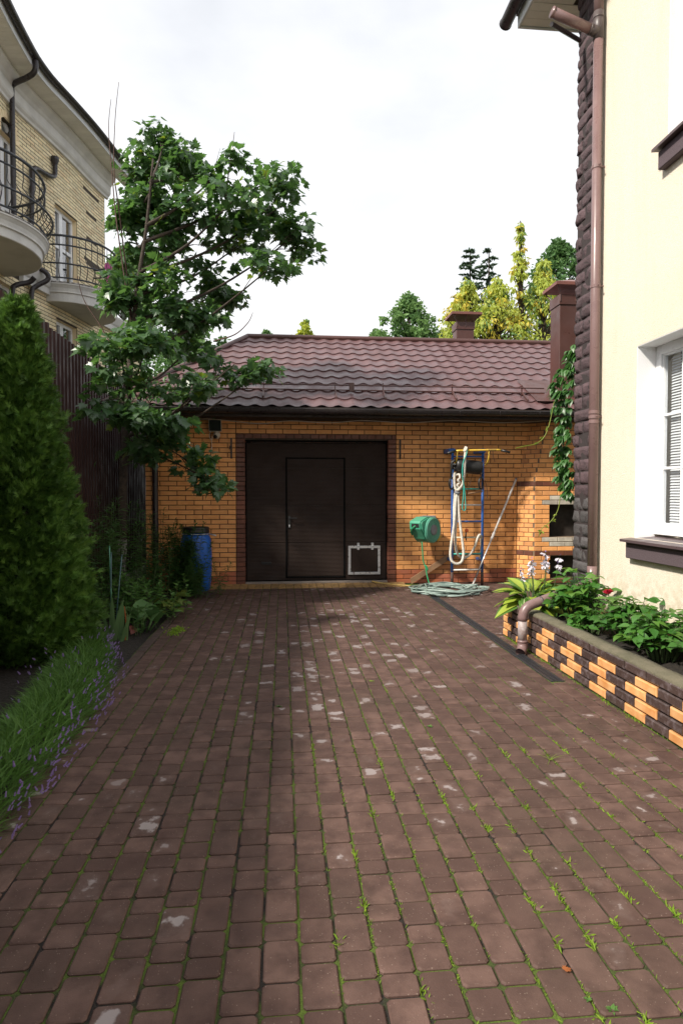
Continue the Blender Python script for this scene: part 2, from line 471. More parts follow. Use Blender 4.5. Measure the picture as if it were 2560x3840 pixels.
M['cream_paint'] = surf('cream_paint', (0.66, 0.60, 0.42), (0.52, 0.46, 0.32), 14, 0.5)
M['white_paint'] = surf('white_paint', (0.72, 0.68, 0.64), (0.60, 0.56, 0.53), 14, 0.5)
M['yellow'] = surf('yellow_paint', (0.72, 0.47, 0.06), (0.60, 0.38, 0.06), 12, 0.45)
M['rope'] = surf('white_cotton_rope', (0.66, 0.62, 0.55), (0.50, 0.46, 0.40), 20, 0.9, 0.05, 0.4)
M['vinyl'] = surf('black_vinyl', (0.014, 0.014, 0.015), (0.022, 0.022, 0.022), 14, 0.5, 0, 0.3)
M['rust'] = surf('rusty_steel', (0.10, 0.045, 0.03), (0.03, 0.025, 0.024), 20, 0.75)
M['plank'] = surf('bare_wood', (0.30, 0.17, 0.09), (0.22, 0.125, 0.07), 9, 0.75, 0, 0.4)
M['orange_cap'] = surf('orange_plastic', (0.75, 0.14, 0.03), (0.65, 0.12, 0.03), 8, 0.4)
def stucco_material():
    m, n, l = nmat('yellow_stucco'); p, o = principled(n, l)
    col = mixc(n, l, maprange(n, l, noise(n, l, 1.1, 5), 0.35, 0.68), (0.77, 0.70, 0.60), (0.735, 0.66, 0.545))
    col = mixc(n, l, maprange(n, l, noise(n, l, 75, 3, rough=0.8), 0.44, 0.66, 0, 0.40), col, (0.56, 0.48, 0.31))      # grain
    g = n.new('ShaderNodeNewGeometry'); s = n.new('ShaderNodeSeparateXYZ'); l.new(g.outputs['Position'], s.inputs[0])
    mp = n.new('ShaderNodeMapping'); mp.inputs['Scale'].default_value = (1, 5.5, 0.5); l.new(g.outputs['Position'], mp.inputs['Vector'])
    col = mixc(n, l, maprange(n, l, noise(n, l, 1.3, 5, mp.outputs['Vector']), 0.52, 0.74, 0, 0.30), col, (0.64, 0.555, 0.41))   # faint runs of rain
    sp = math_(n, l, 'MULTIPLY', maprange(n, l, s.outputs[2], 0.35, 0.85, 1, 0), maprange(n, l, noise(n, l, 16, 5), 0.42, 0.62))
    col = mixc(n, l, math_(n, l, 'MULTIPLY', sp, 0.75), col, (0.36, 0.27, 0.15))                                           # splashed soil along the foot
    l.new(col, p.inputs['Base Color']); p.inputs['Roughness'].default_value = 0.92; p.inputs['Specular IOR Level'].default_value = 0.2
    bump(n, l, p, noise(n, l, 120, 4), 0.9, 0.008)
    return m
M['stucco'] = stucco_material()
M['stucco_plain'] = surf('yellow_stucco', (0.71, 0.62, 0.46), (0.67, 0.58, 0.41), 3, 0.9, 0, 0.75, 0.006, 130, 0.2)
M['reveal'] = surf('white_stucco', (0.84, 0.84, 0.84), (0.80, 0.80, 0.81), 3, 0.9, 0, 0.6, 0.005, 120, 0.2)
M['quoin'] = surf('purple_brown_stone', (0.090, 0.056, 0.062), (0.058, 0.037, 0.042), 12, 0.85, 0.2, 0.9, 0.012, 45)
M['quoin_grey'] = surf('grey_stone', (0.085, 0.078, 0.078), (0.055, 0.050, 0.052), 12, 0.85, 0.2, 0.9, 0.012, 45)
M['quoin_gap'] = surf('quoin_backing', (0.035, 0.026, 0.027), (0.03, 0.022, 0.022), 12, 0.95)
M['pipe'] = surf('brown_rainwater_pipe', (0.20, 0.128, 0.124), (0.17, 0.106, 0.104), 3, 0.32, 0, 0.05)
M['pipe_joint'] = surf('grey_pipe_joint', (0.10, 0.078, 0.078), (0.08, 0.062, 0.062), 6, 0.4)
M['pipe_worn'] = surf('worn_pipe', (0.40, 0.36, 0.355), (0.27, 0.21, 0.20), 25, 0.6)
M['sill'] = surf('brown_sill_metal', (0.092, 0.064, 0.068), (0.080, 0.056, 0.060), 3, 0.4)
M['sill_stucco'] = surf('dark_stucco_apron', (0.066, 0.046, 0.053), (0.11, 0.082, 0.094), 120, 0.8, 0, 0.6, 0.005, 120)
M['glass'] = glassmat('window_glass', (0.92, 0.95, 0.97), 0.07)
M['glass_dark'] = glassmat('house_glass', (0.55, 0.6, 0.65), 0.35)
M['blind'] = surf('white_blind', (0.62, 0.62, 0.625), (0.57, 0.57, 0.575), 5, 0.6)
M['room'] = surf('dim_room', (0.05, 0.05, 0.055), (0.04, 0.04, 0.045), 2, 0.9)  # dark sheet colour standing in for the unlit room behind the panes
M['planter_dark'] = surf('glazed_brown_brick', (0.058, 0.038, 0.034), (0.115, 0.088, 0.090), 22, 0.28, 0.15, 0.1, 0.002, 60, lo=0.5, hi=0.68)
M['planter_orange'] = surf('glazed_orange_brick', (0.58, 0.255, 0.085), (0.68, 0.38, 0.17), 11, 0.5, 0.14, 0.3, 0.003, 80)
M['coping'] = surf('mossy_coping', (0.135, 0.118, 0.080), (0.090, 0.084, 0.052), 7, 0.95, 0, 0.8, 0.012, 60)
M['grate'] = surf('black_grate', (0.020, 0.021, 0.026), (0.03, 0.031, 0.036), 12, 0.5)
M['fence'] = surf('dark_brown_sheet', (0.052, 0.019, 0.017), (0.044, 0.016, 0.015), 2, 0.5, 0.06, spec=0.25)
M['bark'] = surf('maple_bark', (0.060, 0.042, 0.030), (0.030, 0.022, 0.017), 18, 0.95, 0, 0.8, 0.02, 60)
M['lime_bark'] = surf('limewashed_bark', (0.28, 0.27, 0.24), (0.06, 0.045, 0.035), 30, 0.95, 0, 0.8, 0.02, 60, lo=0.5, hi=0.6)
M['twig'] = surf('brown_twig', (0.085, 0.040, 0.030), (0.06, 0.03, 0.022), 12, 0.8)
M['maple'] = leafmat('maple_leaf', (0.040, 0.098, 0.036), (0.080, 0.152, 0.062), 0.34, 0.36, 0.7, (0.14, 0.30, 0.06))
M['maple_pale'] = leafmat('pale_maple_leaf', (0.09, 0.17, 0.02), (0.14, 0.22, 0.03), 0.35, 0.45, 0.4, (0.30, 0.42, 0.04))
M['thuja'] = leafmat('thuja_spray', (0.044, 0.108, 0.017), (0.082, 0.172, 0.027), 0.22, 0.55, 0.35, hv=0.7)
M['thuja_light'] = leafmat('young_thuja_spray', (0.090, 0.190, 0.028), (0.125, 0.235, 0.040), 0.25, 0.55, 0.35)
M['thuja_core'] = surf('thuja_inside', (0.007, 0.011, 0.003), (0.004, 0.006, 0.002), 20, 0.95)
M['lav_leaf'] = leafmat('lavender_blade', (0.070, 0.165, 0.028), (0.115, 0.225, 0.045), 0.3, 0.55, 0.3)
M['lav_flower'] = leafmat('lavender_flower', (0.20, 0.13, 0.34), (0.32, 0.23, 0.46), 0.2, 0.7, 0.2)
M['herb'] = leafmat('herb_leaf', (0.036, 0.100, 0.022), (0.070, 0.150, 0.032), 0.3, 0.5, 0.4)
M['herb_light'] = leafmat('light_herb_leaf', (0.065, 0.16, 0.034), (0.11, 0.22, 0.045), 0.3, 0.5, 0.4)
M['stem'] = surf('green_stem', (0.05, 0.085, 0.025), (0.04, 0.06, 0.02), 12, 0.7)
M['bergenia'] = leafmat('thick_green_leaf', (0.045, 0.12, 0.030), (0.120, 0.22, 0.075), 0.15, 0.5, 0.3)
M['iris'] = leafmat('blue_green_blade', (0.10, 0.19, 0.075), (0.13, 0.22, 0.09), 0.25, 0.5, 0.4)
M['lime_leaf'] = leafmat('yellow_green_leaf', (0.13, 0.19, 0.035), (0.17, 0.22, 0.05), 0.3, 0.5, 0.3)
M['red_leaf'] = leafmat('red_old_leaf', (0.14, 0.04, 0.04), (0.18, 0.06, 0.05), 0.2, 0.5, 0.3)
M['hosta'] = leafmat('yellow_green_hosta', (0.30, 0.40, 0.045), (0.38, 0.46, 0.07), 0.3, 0.42, 0.4, (0.45, 0.55, 0.08), hv=0.15)
M['hosta_edge'] = leafmat('dark_hosta_edge', (0.085, 0.19, 0.035), (0.12, 0.24, 0.05), 0.3, 0.42, 0.4, hv=0.2)
M['hosta_white'] = leafmat('pale_hosta', (0.40, 0.50, 0.22), (0.50, 0.56, 0.30), 0.3, 0.45, 0.3, (0.5, 0.55, 0.3), hv=0.1)
M['petal_white'] = leafmat('white_lilac_petal', (0.68, 0.63, 0.74), (0.76, 0.73, 0.78), 0.3, 0.6, 0.2, (0.7, 0.65, 0.75), hv=0.1)
M['dahlia'] = leafmat('dahlia_leaf', (0.042, 0.145, 0.026), (0.085, 0.215, 0.040), 0.3, 0.32, 0.5, (0.16, 0.36, 0.05))
M['dahlia_light'] = leafmat('young_dahlia_leaf', (0.10, 0.23, 0.035), (0.14, 0.28, 0.05), 0.3, 0.35, 0.5, (0.25, 0.45, 0.06))
M['flower_red'] = leafmat('red_petal', (0.42, 0.010, 0.035), (0.50, 0.02, 0.05), 0.2, 0.5, 0.3)
M['vine'] = leafmat('vine_leaf', (0.040, 0.125, 0.030), (0.070, 0.175, 0.038), 0.3, 0.38, 0.5)
M['vine_light'] = leafmat('vine_tendril', (0.22, 0.30, 0.04), (0.28, 0.34, 0.05), 0.3, 0.5, 0.3)
M['weed'] = leafmat('joint_weed', (0.16, 0.28, 0.022), (0.25, 0.37, 0.040), 0.35, 0.6, 0.2)
M['tree_a'] = leafmat('lime_tree_leaf', (0.12, 0.23, 0.07), (0.18, 0.30, 0.10), 0.35, 0.5, 0.3)
M['tree_dark'] = leafmat('dark_tree_leaf', (0.07, 0.16, 0.05), (0.11, 0.21, 0.07), 0.3, 0.5, 0.3)
M['tree_yellow'] = leafmat('ash_maple_leaf', (0.33, 0.44, 0.085), (0.50, 0.54, 0.14), 0.5, 0.5, 0.3, (0.72, 0.75, 0.10), hv=0.1)
M['tree_gold'] = leafmat('gold_leaf', (0.60, 0.47, 0.06), (0.62, 0.52, 0.08), 0.4, 0.5, 0.3, (0.6, 0.5, 0.06), hv=0.1)
M['spruce'] = leafmat('spruce_needles', (0.055, 0.105, 0.060), (0.085, 0.14, 0.075), 0.15, 0.6, 0.3)
M['solar'] = surf('solar_glass', (0.012, 0.014, 0.017), (0.016, 0.018, 0.022), 10, 0.12)
M['cam_white'] = surf('camera_plastic', (0.55, 0.48, 0.42), (0.5, 0.44, 0.38), 8, 0.5)
M['cable'] = surf('pale_cable', (0.26, 0.20, 0.15), (0.20, 0.16, 0.12), 8, 0.6)
M['pink'] = leafmat('pink_cloth', (0.62, 0.10, 0.36), (0.70, 0.16, 0.44), 0.35, 0.6, 0.2)
M['stake'] = surf('teal_garden_stake', (0.035, 0.085, 0.095), (0.045, 0.10, 0.105), 12, 0.4)
M['stake_green'] = surf('green_garden_stake', (0.06, 0.20, 0.13), (0.07, 0.22, 0.15), 12, 0.4)
M['dead_leaf'] = leafmat('dry_leaf', (0.34, 0.10, 0.03), (0.38, 0.14, 0.05), 0.2, 0.7, 0.2)

# ------------------------------------------------------------------ bricks
def brick_tpl(L, H, D=0.03, c=0.004):
    """front face at y=0 facing -y, chamfered edges, open back; origin at the centre of the front"""
    a, b = L / 2, H / 2
    v = [(-a, c, -b), (a, c, -b), (a, c, b), (-a, c, b), (-a + c, 0, -b + c), (a - c, 0, -b + c), (a - c, 0, b - c), (-a + c, 0, b - c),
         (-a, D, -b), (a, D, -b), (a, D, b), (-a, D, b)]
    f = [(4, 5, 6, 7), (0, 1, 5, 4), (1, 2, 6, 5), (2, 3, 7, 6), (3, 0, 4, 7), (8, 9, 1, 0), (9, 10, 2, 1), (10, 11, 3, 2), (11, 8, 0, 3)]
    return v, f
BT = {}
def brick_key(L, H):
    k = (round(L, 3), round(H, 3))
    if k not in BT: BT[k] = brick_tpl(*k)
    return k
def cut(iv, holes):
    out = [iv]
    for h0, h1 in holes:
        nx = []
        for a, b in out:
            if h1 <= a or h0 >= b: nx.append((a, b)); continue
            if h0 > a: nx.append((a, h0))
            if h1 < b: nx.append((h1, b))
        out = nx
    return out
def lay_bricks(pc, A, B, rows, matf, z0=0.0, pitch=0.075, L=0.26, gap=0.010, holes=(), off=(0.0, 0.13), jit=0.002):
    """running-bond courses on a straight run from A to B (outside to the right of A->B)"""
    A, B = Vector((*A, 0)), Vector((*B, 0))
    d = (B - A); tot = d.length; d.normalize(); nrm = Vector((d.y, -d.x, 0)); ang = math.atan2(d.y, d.x)
    for r in (rows if hasattr(rows, '__iter__') else range(rows)):
        zc = z0 + (r + 0.5) * pitch
        hs = [(h[0], h[1]) for h in holes if h[2] < zc < h[3]]
        s = -off[r % len(off)]
        while s < tot:
            for a, b in cut((max(0, s), min(tot, s + L)), hs):
                if b - a < 0.035: continue
                ln = b - a - gap
                m = matf(r, (a + b) / 2, zc)
                if m is None: continue
                P = A + d * ((a + b) / 2) + nrm * random.uniform(-jit, jit); P.z = zc
                pc.put(brick_key(ln, pitch - gap), m, P, ang, ln * pitch)
            s += L

# ------------------------------------------------------------------ ground, driveway, planting strip
g = MB()
g.sheet([[(x, y, -0.12) for x in (-300, -30, 30, 300)] for y in (-300, -30, 30, 400)])
g.build('ground', M['ground'], kind='structure')
g = MB()
rows = []
for y in np.linspace(-3, 10.4, 60):
    rows.append([(x, y, -0.035 + 0.05 * max(0, math.sin((x + 1.3) * -1.4)) + 0.014 * math.sin(7 * x + 3 * y) + random.uniform(-.008, .008)) for x in np.linspace(-3.1, -1.33, 16)])
g.sheet(rows)
sb = g.build('soil', M['soil'], kind='structure', smooth=True)

PX = 0.1185
X0 = 0.05
drive = MB()
drive.sheet([[(-1.36, -2, -0.008), (2.3, -2, -0.008)], [(-1.36, 9.99, -0.008), (2.3, 9.99, -0.008)]])
drive.sheet([[(2.3, 6.2, -0.008), (5.2, 6.2, -0.008)], [(2.3, 9.99, -0.008), (5.2, 9.99, -0.008)]])
driveway = drive.build('driveway', M['joint'], kind='structure')
def paver_tpl(w, l, r=0.0095, c=0.0045, h=0.045):
    def ring(dx, z):
        a, b, q = w / 2 - dx, l / 2 - dx, r
        return [(-a + q, -b, z), (a - q, -b, z), (a, -b + q, z), (a, b - q, z), (a - q, b, z), (-a + q, b, z), (-a, b - q, z), (-a, -b + q, z)]
    v = ring(0, -h) + ring(0, -c) + ring(c, 0) + [(0, 0, -0.0005)]
    f = []
    for i in range(8):
        j = (i + 1) % 8
        f += [(i, j, 8 + j, 8 + i), (8 + i, 8 + j, 16 + j, 16 + i), (16 + i, 16 + j, 24)]
    return v, f, [0] * 24 + [1]
PT, PAV = {}, Pieces()
def lay_paver(x0, x1, y0, y1, mat, gap=0.0082):
    w, l = round(x1 - x0 - gap, 3), round(y1 - y0 - gap, 3)
    if l < 0.025 or w < 0.02: return
    PT.setdefault((w, l), paver_tpl(w, l))
    rot = Matrix.Rotation(random.gauss(0, 0.005), 3, 'X') @ Matrix.Rotation(random.gauss(0, 0.006), 3, 'Y') @ Matrix.Rotation(random.gauss(0, 0.006), 3, 'Z')
    PAV.put((w, l), mat, ((x0 + x1) / 2 + random.gauss(0, .0008), (y0 + y1) / 2, random.gauss(0, 0.0012)), 0, w * l, rot)
for k in range(-11, 32):
    xa, xb = X0 + PX * k, X0 + PX * (k + 1)
    segs = [(0.9, 9.64)]
    if k == 17: segs = [(0.9, 4.64), (8.72, 9.64)]
    if k == 18: segs = [(0.9, 6.26), (6.27, 9.97)]
    if k > 18: segs = [(6.27, 9.97)]
    for si, (ya, yb) in enumerate(segs):
        y = ya - random.uniform(0, 0.17)
        last = 0
        while y < yb:
            l = random.choice([0.178, 0.118, 0.089, 0.118, 0.178, 0.089])
            if l == last and random.random() < 0.6: l = random.choice([0.178, 0.118, 0.089])
            last = l
            a, b = max(y, ya), min(y + l, yb)
            x1 = xb
            if k == 18 and si == 0: x1 = 2.262
            if xa < 3.8 or b < 9.75: lay_paver(xa, x1, a, b, M['paver'])
            y += l
YTILT = Matrix.Rotation(math.atan2(0.028, 0.33), 3, 'X')
PT[(0.1125, 0.325)] = paver_tpl(0.1125, 0.325)
for k in range(-16, 16):
    PAV.put((0.1125, 0.325), M['yellow_paver'], (X0 + PX * (k + .5), 9.808, 0.014 + random.gauss(0, .001)), 0, .035, YTILT)
PAV.emit('paver', 'distant_pavers', driveway, PT, 300)
for i in range(17):
    y = 0.9 + i * 0.55
    kb = MB(); kb.bbox(-1.345, -1.26, y, y + 0.543, -0.1, 0.008 + random.uniform(-.004, .004), 0.008)
    kb.build('kerb_stone', M['kerb'], driveway)

# ------------------------------------------------------------------ drainage channel beside the planter
dr = thing('drain_channel', (2.124, 6.7, 0), 'long black slotted drain grate set in the paving beside the brick planter', 'drain')
ch = MB(); ch.box(2.072, 2.084, 4.66, 8.70, -0.08, -0.001); ch.box(2.164, 2.176, 4.66, 8.70, -0.08, -0.001); ch.box(2.084, 2.164, 4.66, 8.70, -0.085, -0.075)
ch.build('channel', M['grate'], dr)
for i in range(4):
    y = 4.665 + i * 1.008
    gm = MB()
    gm.box(2.086, 2.092, y, y + 1.0, -0.02, -0.002); gm.box(2.156, 2.162, y, y + 1.0, -0.02, -0.002); gm.box(2.121, 2.127, y, y + 1.0, -0.02, -0.003)
    for q in range(50):
        gm.box(2.092, 2.156, y + q * 0.02, y + q * 0.02 + 0.010, -0.02, -0.004)
    gm.build('grate', M['grate'], dr)

# ------------------------------------------------------------------ garage
YW = 9.98
gar = thing('garage', (0.55, 12, 0), 'low orange brick garage under a brown tiled metal roof at the end of the drive', 'garage')
core = MB()
core.box(-2.11, -0.592, YW + 0.008, 10.3, -0.1, 2.9); core.box(1.686, 6.0, YW + 0.008, 10.3, -0.1, 2.9); core.box(-0.592, 1.686, YW + 0.008, 10.3, 2.305, 2.9)
core.box(-2.11, -1.9, 10.3, 16, -0.1, 2.7); core.box(5.8, 6.0, 10.3, 16, -0.1, 2.7); core.box(-2.11, 6, 15.8, 16.0, -0.1, 2.7)
core.build('wall', M['mortar'], gar)
GB = Pieces()
def gmat(r, s, z):
    if r < 2: return M['red']
    if r == 2: return random.choice([M['red'], M['orange_old'], M['red']])
    return M['orange'] if (r > 6 or random.random() < 0.45) else M['orange_old']
lay_bricks(GB, (-2.118, YW), (-0.729, YW), 36, gmat, off=(0.171, 0.041))
lay_bricks(GB, (1.815, YW), (3.826, YW), 22, gmat, off=(0.0, 0.13))
lay_bricks(GB, (1.815, YW), (4.15, YW), range(22, 36), gmat, off=(0.0, 0.13))
lay_bricks(GB, (-0.727, YW), (1.813, YW), range(32, 36), gmat, off=(0.05, 0.18))
lay_bricks(GB, (-0.727, YW), (1.813, YW), [31], lambda *a: M['brown'], L=0.13, off=(0.0,))
lay_bricks(GB, (-0.727, YW - 0.012), (-0.588, YW - 0.012), 31, lambda *a: M['brown'], L=0.14, off=(0,))
lay_bricks(GB, (1.681, YW - 0.012), (1.813, YW - 0.012), 31, lambda *a: M['brown'], L=0.14, off=(0,))
# returns of the brown jambs into the doorway
lay_bricks(GB, (-0.588, YW - 0.01), (-0.588, 10.09), 31, lambda *a: M['brown'], L=0.12, off=(0,))
lay_bricks(GB, (1.681, 10.09), (1.681, YW - 0.01), 31, lambda *a: M['brown'], L=0.12, off=(0,))
lay_bricks(GB, (-2.118, 12.0), (-2.118, YW), 34, gmat, off=(0.0, 0.13))
GB.emit('brick', 'brickwork', gar, BT, 300)
th = MB(); th.bbox(-0.586, 1.679, 9.955, 10.2, -0.02, 0.050, 0.006); th.build('threshold', M['concrete'], gar)

# door: sectional leaf with a wicket door and a framed pet flap
YD = 10.075
dm = MB()
dm.box(-0.60, 1.69, YD + 0.012, YD + 0.06, 0.03, 2.31)
door = dm.build('door', M['dark'], gar)
zs = [0.062, 0.67, 1.27, 1.87, 2.262]
def door_panel(x0, x1, z0, z1, nm='panel'):
    pm = MB()
    n = max(2, int((z1 - z0) / 0.021))
    zz = np.linspace(z0 + 0.004, z1 - 0.004, n * 2 + 1)
    rows = [[(x, YD + (0.0 if i % 2 else 0.0035), z) for x in (x0, x1)] for i, z in enumerate(zz)]
    pm.sheet(rows)
    pm.add([(x0, YD + 0.0035, z0), (x1, YD + 0.0035, z0), (x1, YD + 0.0035, z0 + .004), (x0, YD + 0.0035, z0 + .004)], [(0, 1, 2, 3)])
    return pm.build(nm, M['door'], door)
for i in range(4):
    a, b = zs[i], zs[i + 1] - 0.004
    if i < 3 or True:
        door_panel(-0.575, 0.045, a, b); door_panel(1.006, 1.668, a, b)
    lo, hi = max(a, 0.125), min(b, 2.012)
    if hi > lo: door_panel(0.075, 0.976, lo, hi, 'wicket_panel')
    if i == 3: door_panel(0.045, 1.006, 2.035, b)
    if i == 0: door_panel(0.045, 1.006, a, 0.098)
tm = MB()
for (x0, x1, z0, z1) in ((0.047, 0.073, 0.10, 2.033), (0.978, 1.004, 0.10, 2.033), (0.047, 1.004, 0.099, 0.124), (0.047, 1.004, 2.013, 2.034)):
    tm.bbox(x0, x1, YD - 0.014, YD + 0.012, z0, z1, 0.004)
tm.build('wicket_frame', M['seal'], door)
tm = MB()
tm.bbox(-0.588, -0.568, YD - 0.02, YD + 0.012, 0.04, 2.30, 0.003); tm.bbox(1.662, 1.680, YD - 0.02, YD + 0.012, 0.04, 2.30, 0.003)
tm.bbox(-0.57, 1.665, YD - 0.012, YD + 0.012, 0.036, 0.066, 0.003); tm.bbox(-0.57, 1.665, YD - 0.02, YD + 0.012, 2.262, 2.30, 0.003)
tm.build('seal', M['seal'], door)
tm = MB(); tm.tube([(-0.5, YD - 0.024, 2.272), (1.62, YD - 0.024, 2.272)], 0.004, 6); tm.build('top_rail', M['rust'], door)
tm = MB()
tm.bbox(0.085, 0.125, YD - 0.012, YD, 0.90, 1.10, 0.004); tm.tube([(0.105, YD - 0.01, 1.06), (0.105, YD - 0.05, 1.06), (0.115, YD - 0.055, 1.062), (0.225, YD - 0.055, 1.062)], 0.010, 8)
tm.build('handle', M['black'], door)
tm = MB(); tm.lathe([(0.013, 0), (0.013, 0.006)], (0.105, YD - 0.012, 0.945), (0, -1, 0), 12); tm.box(0.097, 0.113, YD - 0.017, YD - 0.011, 0.92, 0.945); tm.build('lock', M['alu'], door)
tm = MB(); tm.bbox(-0.345, -0.18, YD - 0.03, YD, 0.335, 0.362, 0.006); tm.box(-0.335, -0.19, YD - 0.012, YD, 0.322, 0.335); tm.build('pull_handle', M['black'], door)
pf = MB()
px0, px1, pz0, pz1 = 1.052, 1.576, 0.143, 0.612
for (x0, x1, z0, z1) in ((px0, px1, pz1 - 0.042, pz1), (px0, px1, pz0, pz0 + 0.042), (px0, px0 + 0.042, pz0 + 0.042, pz1 - 0.042), (px1 - 0.042, px1, pz0 + 0.042, pz1 - 0.042)):
    pf.bbox(x0, x1, YD - 0.02, YD, z0, z1, 0.003)
pf.build('pet_flap_frame', M['alu'], door)
pf = MB(); pf.bbox(px0 + 0.052, px1 - 0.052, YD - 0.014, YD, pz0 + 0.052, pz1 - 0.045, 0.004); pf.build('pet_flap', M['door'], door)
for hx in (1.215, 1.445):
    pf = MB(); pf.bbox(hx - 0.02, hx + 0.02, YD - 0.028, YD - 0.004, 0.545, 0.66, 0.004); pf.tube([(hx - 0.022, YD - 0.03, 0.605), (hx + 0.022, YD - 0.03, 0.605)], 0.009, 8)
    pf.build('hinge', M['alu'], door)
pf = MB(); pf.tube([(1.145, YD - 0.02, 0.20), (1.145, YD - 0.02, 0.165), (1.130, YD - 0.02, 0.13)], 0.006, 6); pf.build('latch', M['rust'], door)

# roof
ROOF_Y0, ROOF_Z0, ROOF_Y1, ROOF_Z1 = 9.40, 2.735, 12.70, 4.555
RL = math.hypot(ROOF_Y1 - ROOF_Y0, ROOF_Z1 - ROOF_Z0)
ry, rz = (ROOF_Y1 - ROOF_Y0) / RL, (ROOF_Z1 - ROOF_Z0) / RL
def on_roof(x, s, h=0.0): return (x, ROOF_Y0 + ry * s - rz * h, ROOF_Z0 + rz * s + ry * h)
rm = MB()
NR, WP = 11, 0.247
xs = np.arange(-2.62, 6.1, WP / 8)
rws = []
for r in range(NR):
    for fr in (0.0, 0.35, 0.999):
        s = RL * (r + fr) / NR
        hip = -2.6 + 1.92 * s / RL
        row = []
        for x in xs:
            c = 0.5 + 0.5 * math.cos(2 * math.pi * (x - 0.09) / WP)
            wave = 0.020 * c ** 1.3
            scal = 0.028 * (c ** 1.3) * (1 - fr)          # the pressed nose of each tile reaches further down in the trough
            row.append(on_roof(max(x, hip), s + scal if fr < 0.9 else s + 0.028 * c ** 1.3, wave + 0.019 * (1 - fr)))
        rws.append(row)
rm.sheet(rws)
roof = rm.build('roof', M['roof'], gar)
for p_ in roof.data.polygons: p_.use_smooth = False
rs = MB()
rs.add([(-2.6, 9.4, 2.735), (-0.68, 12.7, 4.555), (-0.68, 12.9, 4.555), (-2.6, 16.2, 2.735)], [(0, 1, 2, 3)])
rs.add([(-0.68, 12.7, 4.55), (6.1, 12.7, 4.55), (6.1, 16.2, 2.735), (-2.6, 16.2, 2.735)], [(0, 1, 2, 3)])
rs.add([on_roof(-2.58, 0.0, -0.03), on_roof(6.1, 0, -0.03), on_roof(6.1, RL, -0.03), on_roof(-0.66, RL, -0.03)], [(0, 1, 2, 3)])
rs.build('roof_side', M['roof'], roof)
rc = MB()
rc.tube([(-0.70, 12.70, 4.585), (6.1, 12.70, 4.585)], 0.055, 10); rc.tube([(-2.6, 9.42, 2.765), (-0.68, 12.7, 4.59)], 0.05, 10)
rc.build('ridge_cap', M['roof_trim'], roof)
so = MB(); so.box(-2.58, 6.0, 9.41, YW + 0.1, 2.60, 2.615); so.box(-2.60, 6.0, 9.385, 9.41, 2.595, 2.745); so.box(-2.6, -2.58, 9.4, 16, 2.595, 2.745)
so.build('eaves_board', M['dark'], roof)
def half_gutter(mb, P, r, n=8, m=0, out=Vector((0, -1, 0))):
    """open half-round gutter along path P"""
    rows = []
    for i, p in enumerate(P):
        a, b = Vector(P[max(0, i - 1)]), Vector(P[min(len(P) - 1, i + 1)])
        t = (b - a).normalized(); sd = Vector((t.y, -t.x, 0)).normalized()
        rows.append([Vector(p) + sd * (r * math.cos(q)) + Vector((0, 0, -r * math.sin(q))) for q in np.linspace(0, math.pi, n + 1)])
    mb.sheet(rows, m)
    rows2 = [[Vector(p) + (q - Vector(p)) * 0.9 for q in rw] for p, rw in zip(P, rows)]
    mb.sheet([rw[::-1] for rw in rows2], m)
gt = MB(); half_gutter(gt, [(-2.65, 9.325, 2.70), (1.2, 9.325, 2.69), (6.0, 9.325, 2.70)], 0.062)
gt.tube([(-2.65, 9.262, 2.702), (6.0, 9.262, 2.702)], 0.007, 6)
gt.build('gutter', M['black_gutter'], roof, smooth=True)
for bx in np.arange(-2.3, 5.5, 0.62):
    bm_ = MB(); bm_.tube([(bx, 9.262, 2.70)] + [(bx, 9.325 - 0.066 * math.cos(q), 2.70 - 0.066 * math.sin(q)) for q in np.linspace(0.2, math.pi, 7)], 0.006, 5)
    bm_.build('gutter_bracket', M['black_gutter'], roof)
sg = MB()
for z, y in ((3.175, 9.945), (3.095, 9.93)):
    sg.tube([(-2.0, y, z), (4.25, y, z)], 0.011, 8)
sg.build('snow_guard_rail', M['roof_trim'], roof)
for bx in (-1.45, -0.293, 0.83, 1.595, 2.724, 3.882):
    sb_ = MB()
    sb_.prism([(0, 0), (0.03, 0), (0.03, 0.17), (0, 0.19)], (bx - 0.006, 9.945, 3.03), (0, 1, 0), (0, 0, 1), (0.012, 0, 0))
    sb_.prism([(0, 0), (0.25, 0.16), (0.25, 0.19), (0, 0.03)], (bx - 0.012, 9.70, 2.925), (0, 1, 0), (0, 0, 1), (0.024, 0, 0))
    sb_.build('snow_guard_bracket', M['roof_trim'], roof)
jt = MB(); jt.bbox(1.05, 1.13, 9.90, 9.93, 3.07, 3.21, 0.004); jt.build('rail_coupler', M['roof_trim'], roof)
